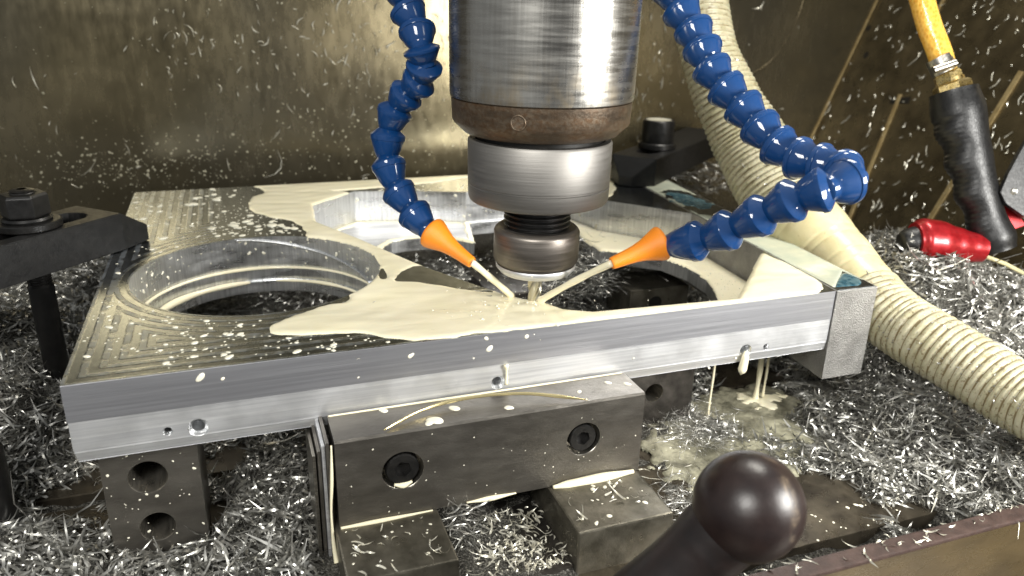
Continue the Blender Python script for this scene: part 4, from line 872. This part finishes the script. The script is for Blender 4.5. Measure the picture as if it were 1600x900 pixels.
pile('metal_chips', 700, (31, 62, -12.8, 6), .9, .09, 'chipwet', 'scattered wet chips on the table in front of the heap', 55, (0, .2), .2, solids, lambda x, y, h: np.full(x.shape, .8))
pile('fine_chips', 26000, (40, 80, -12.5, 30), .55, .05, 'chip', 'fine short swarf sifted between the larger curls behind the plate', 71, (-.1, .3), .3, solids)
pile('fine_chips', 18000, (-16, 11.2, -9.5, 40), .55, .05, 'chip', 'fine short swarf sifted between the larger curls at the near end', 73, (-.1, .3), .3, solids)
pile('long_curls', 900, (40, 80, -12.5, 28), 2.6, .13, 'chip', 'longer bright curls lying on top of the chip heap behind the plate', 75, (.2, .6), .25, solids)
pile('long_curls', 620, (-16, 11.2, -9.5, 36), 2.6, .13, 'chip', 'longer bright curls lying on top of the chip heap at the near end', 77, (.2, .6), .25, solids)
# nests of fine wire-like swarf
def nest(c, rad, n, length, width, mat, label, seed, squash=.5):
    g = np.random.default_rng(seed); q = g.normal(0, 1, (n, 3))*np.array([rad, rad, rad*squash])*.5+np.array(c); q[:, 2] = np.maximum(q[:, 2], c[2]-rad*squash*.6)
    o = chips('swarf_nest', q, np.tile([0, 0, 1.], (n, 1)), length, width, mat, curl=(.6, 3.0), lift=.7, seg=7, seed=seed); return tag(o, label, 'swarf nest', kind='stuff')
nest(PZ(1090, 672, -11.4), 3.0, 1500, 1.3, .03, 'chip', 'flat nest of hair-fine swarf beside the falling coolant', 61, .3)
nest(PZ(925, 425, -5.5), 2.6, 800, 1.8, .035, 'chip', 'tangle of fine swarf hanging in the angular pocket', 62, .9)
nest(PZ(870, 450, -7), 2.4, 350, 2.2, .05, 'chip', 'loose swarf strands below the cutter', 63, 1.1)
nest(PZ(1000, 405, -5.3), 2.6, 600, 1.6, .035, 'chip', 'swarf strands draped over the dark block in the pocket', 68, .45)
nest(PZ(690, 430, -8.0), 4.2, 2600, .7, .07, 'chip', 'carpet of small grey chips in the pocket behind the web', 64, .22)
nest(PZ(370, 480, -8.6), 3.2, 500, 2.0, .05, 'chip', 'shiny chip tangle under the round opening', 65, .6)
nest(PZ(1100, 270, -2.5), 4.5, 260, 3.0, .12, 'chip', 'bright chip tangle beneath the far clamp', 66, .8)
nest(Vector((19.2, -3.6, -10.4)), 1.3, 170, 1.3, .07, 'chip', 'tuft of chips beside the vice arm under the jaw', 67, 1.2)
nest(PZ(1065, 790, -11.2), 1.8, 500, 1.0, .04, 'chip', 'fine swarf caught between the vice arm and the ball handle', 69, .8)
# loose chips on vice, plate, duct and sill
g = np.random.default_rng(90); pos = []; nr = []
for i in range(46): pos.append((g.choice([12.6, 25.0])+g.uniform(0, 4.8), g.uniform(-7.2, -3.4), -8.93)); nr.append((0, 0, 1))
for i in range(420):
    x = g.normal(22.0, 1.5); y = g.uniform(-7.2, -2.0)
    if 18 < x < 24.5: pos.append((x, y, -11.2+g.uniform(0, .4))); nr.append((0, 0, 1))
for u, v, z in ((300, 350, .08), (560, 560, .1), (820, 445, .3)): q = PZ(u, v, z); pos.append(tuple(q)); nr.append((0, 0, 1))
for i in range(240): pos.append((g.uniform(30, 60), max(g.normal(-12.9, .4), -13.15), g.uniform(-9.7, -8.8) if False else -9.7+g.uniform(-1.5, .1))); nr.append((0, 0, 1))
for i in range(60): pos.append((g.uniform(30, 62), g.uniform(-14.1, -13.3), -8.82)); nr.append((0, 0, 1))
tag(chips('loose_chips', pos, nr, .75, .10, 'chipwet', lift=.12, seed=91), 'loose pale chips lying on the vice arms, vice bed and sill rim', 'chips', kind='stuff')
# chips clinging to the walls
pos = []; nr = []
for i in range(330):
    u, v = g.uniform(-20, 1250), g.uniform(-20, 300)
    r_ = g.random()
    if r_ < .35: u, v = g.normal(520, 90), g.normal(70, 60)
    elif r_ < .5: u, v = g.normal(1015, 25), g.normal(120, 80)
    elif r_ < .62: u, v = g.normal(290, 50), g.normal(70, 40)
    q = PY(u, v, 49.92); pos.append(tuple(q)); nr.append((0, -1, 0))
def wallchips(name, pos, nrm, L, W_, label, seed):
    g = np.random.default_rng(seed); n = len(pos); pos = np.asarray(pos); nv = np.asarray(nrm, float)[0]; nv /= np.linalg.norm(nv)
    t1 = np.cross(nv, [0, 0, 1.]); t1 /= np.linalg.norm(t1); t2 = np.cross(nv, t1); V = []; F = []
    for i in range(n):
        a = g.normal(PI/2, .8); d = t1*math.cos(a)+t2*math.sin(a); s = -t1*math.sin(a)+t2*math.cos(a); Li = L*math.exp(g.normal(-.35, .6)); Wi = W_*g.uniform(.5, 1.2); k = g.normal(0, .35); b = len(V)
        for j in range(5):
            tt = j/4-.5; c = pos[i]+d*Li*tt+s*k*Li*tt*tt*2+nv*(.04+.10*abs(math.sin(3*tt))); wj = Wi*(1-(2*abs(tt))**2*.8)*.5
            V += [c+s*wj, c-s*wj, c+nv*.05]
        for j in range(4): F += [[b+3*j, b+3*j+3, b+3*j+5, b+3*j+2], [b+3*j+2, b+3*j+5, b+3*j+4, b+3*j+1], [b+3*j, b+3*j+3, b+3*j+4, b+3*j+1]]
    return tag(mk(name, V, F, 'chipwet'), label, 'chips', kind='stuff')
wallchips('wall_chips', pos, nr, .75, .12, 'pale chips stuck to the olive back wall', 5)
pos = []
for i in range(420):
    u, v = g.uniform(1230, 1620), g.uniform(-20, 430); q = PN(u, v, .05)
    if q.y < 49.8: pos.append(tuple(q))
wallchips('wall_chips', pos, [tuple(Nn)]*len(pos), .75, .12, 'fine chips clinging to the brown side wall behind the blow gun', 6)
Pd = []; Nd = []; Rd = []
for i in range(900):
    u, v = g.uniform(0, 1100), g.uniform(0, 310)
    if g.random() < .55: u, v = g.normal(230, 110), g.normal(262, 26)
    elif g.random() < .5: u, v = g.normal(560, 110), g.normal(210, 35)
    q = PY(u, v, 49.97); Pd.append(tuple(q)); Nd.append((0, -1, 0)); Rd.append(.035*4.5**(g.random()**2.5))
tag(drops('wall_splatter', Pd, Nd, Rd, 'mist', seed=12), 'milky coolant specks spattered on the olive back wall', 'droplets', kind='stuff')
# chips caught in the duct grooves
pos = []; nr = []
for nodes in (up[2:], lo):
    p, r = spline([P(u, v, d) for u, v, d, _ in nodes], [q*d/CF for _, _, d, q in nodes], .3); fr2 = frames(p)
    for i in range(150):
        k = g.integers(0, len(p)); tc = (CPOS-p[k]).normalized(); d = (tc+Vector(g.normal(0, .6, 3))); d = (d-fr2[0][k]*d.dot(fr2[0][k])).normalized(); pos.append(tuple(p[k]+d*(r[k]*.97))); nr.append(tuple(d))
tag(chips('duct_chips', pos, nr, .45, .07, 'chip', lift=.4, seed=14), 'short chips caught in the grooves of the cream duct', 'chips', kind='stuff')
for sx_, sy_, sr in ((PY(1190, 560, 6.4).x, 6.4, 1.5), (PY(1117, 565, 5.0).x, 5.0, .8)):
    ph = [(sx_+(sr+.5*sr*math.sin(3*a+1)+.3*sr*math.sin(7*a))*math.cos(a), sy_-.6+(sr+.4*sr*math.sin(4*a))*math.sin(a)) for a in [2*PI*i/40 for i in range(40)]]
    o = field('coolant_splash', sx_-4, sx_+4, sy_-4, sy_+4, .1, lambda X, Y: sdist(X, Y, ph)+wob(X*2, Y*2)*1.5, TZ+.2, .14, .3, 'cool', ripple=.05); tag(o, 'fresh cream splash where the %s stream lands in the puddle' % ('thicker' if sr > 1 else 'smallest'), 'splash')
# dirty coolant puddle on the table
pud = smoothpoly(pxy([(1000, 655), (1060, 632), (1120, 612), (1180, 600), (1230, 612), (1262, 655), (1262, 710), (1240, 760), (1150, 790), (1080, 760), (1010, 730)], TZ), 2)
o = field('coolant_puddle', 28, 60, -6, 12, .15, lambda X, Y: sdist(X, Y, pud)+wob(X, Y)*3, TZ+.02, .22, .5, 'pool', ripple=.06); tag(o, 'dirty olive coolant puddle foaming on the table below the streams', 'puddle')

# airborne droplets, bubbles and floating chips around the cutter
def beads(name, P_, R_, mat, label):
    V = []; F = []
    for p, r in zip(P_, R_):
        b = len(V); n = 8
        for j in range(1, 5):
            for i in range(n): V.append((p[0]+r*math.sin(PI*j/5)*math.cos(2*PI*i/n), p[1]+r*math.sin(PI*j/5)*math.sin(2*PI*i/n), p[2]+r*1.2*math.cos(PI*j/5)))
        V += [(p[0], p[1], p[2]+r*1.2), (p[0], p[1], p[2]-r*1.2)]
        for j in range(3):
            for i in range(n): F.append([b+j*n+i, b+j*n+(i+1) % n, b+(j+1)*n+(i+1) % n, b+(j+1)*n+i])
        for i in range(n): F += [[b+4*n, b+i, b+(i+1) % n], [b+4*n+1, b+3*n+(i+1) % n, b+3*n+i]]
    return tag(mk(name, V, F, mat, smooth=True), label, 'droplets', kind='stuff')
g = np.random.default_rng(5); Q = []; R = []
for i in range(95):
    a = g.uniform(0, 2*PI); rr = abs(g.normal(0, 3.2))+.5; Q.append((AX[0]+rr*math.cos(a), AX[1]+rr*math.sin(a), abs(g.normal(0, 1.6))+.1)); R.append(.02*3**(g.random()**2))
beads('flying_droplets', Q, R, 'drop', 'fine coolant droplets thrown off around the spinning cutter')
Q = []; R = []
for i in range(195):
    if i < 150: x, y = g.normal(45.2, 1.4), g.normal(10, 3.2); z = LZ+.13
    else: x, y = g.normal(24.5, 2.6), g.normal(3.6, 1.2); z = .1
    xa, ya = np.array([x]), np.array([y])
    if (z < 0 and dledge(xa, ya)[0] > .2) or (z > 0 and dmain(xa, ya)[0] > .3): Q.append((x, y, z)); R.append(.03*2.6**(g.random()**2))
beads('coolant_bubbles', Q, R, 'drop', 'small foam bubbles on the cream coolant by the cutter and on the ledge')
pos = []
for i in range(14):
    x, y = g.normal(25, 4.5), g.normal(3.8, 2.2)
    if dmain(np.array([x]), np.array([y]))[0] > .2: pos.append((x, y, .12))
tag(chips('floating_chips', pos, [(0, 0, 1)]*len(pos), .5, .06, 'chip', lift=.08, seed=93), 'few small chips floating on the coolant pool near the cutter', 'chips', kind='stuff')
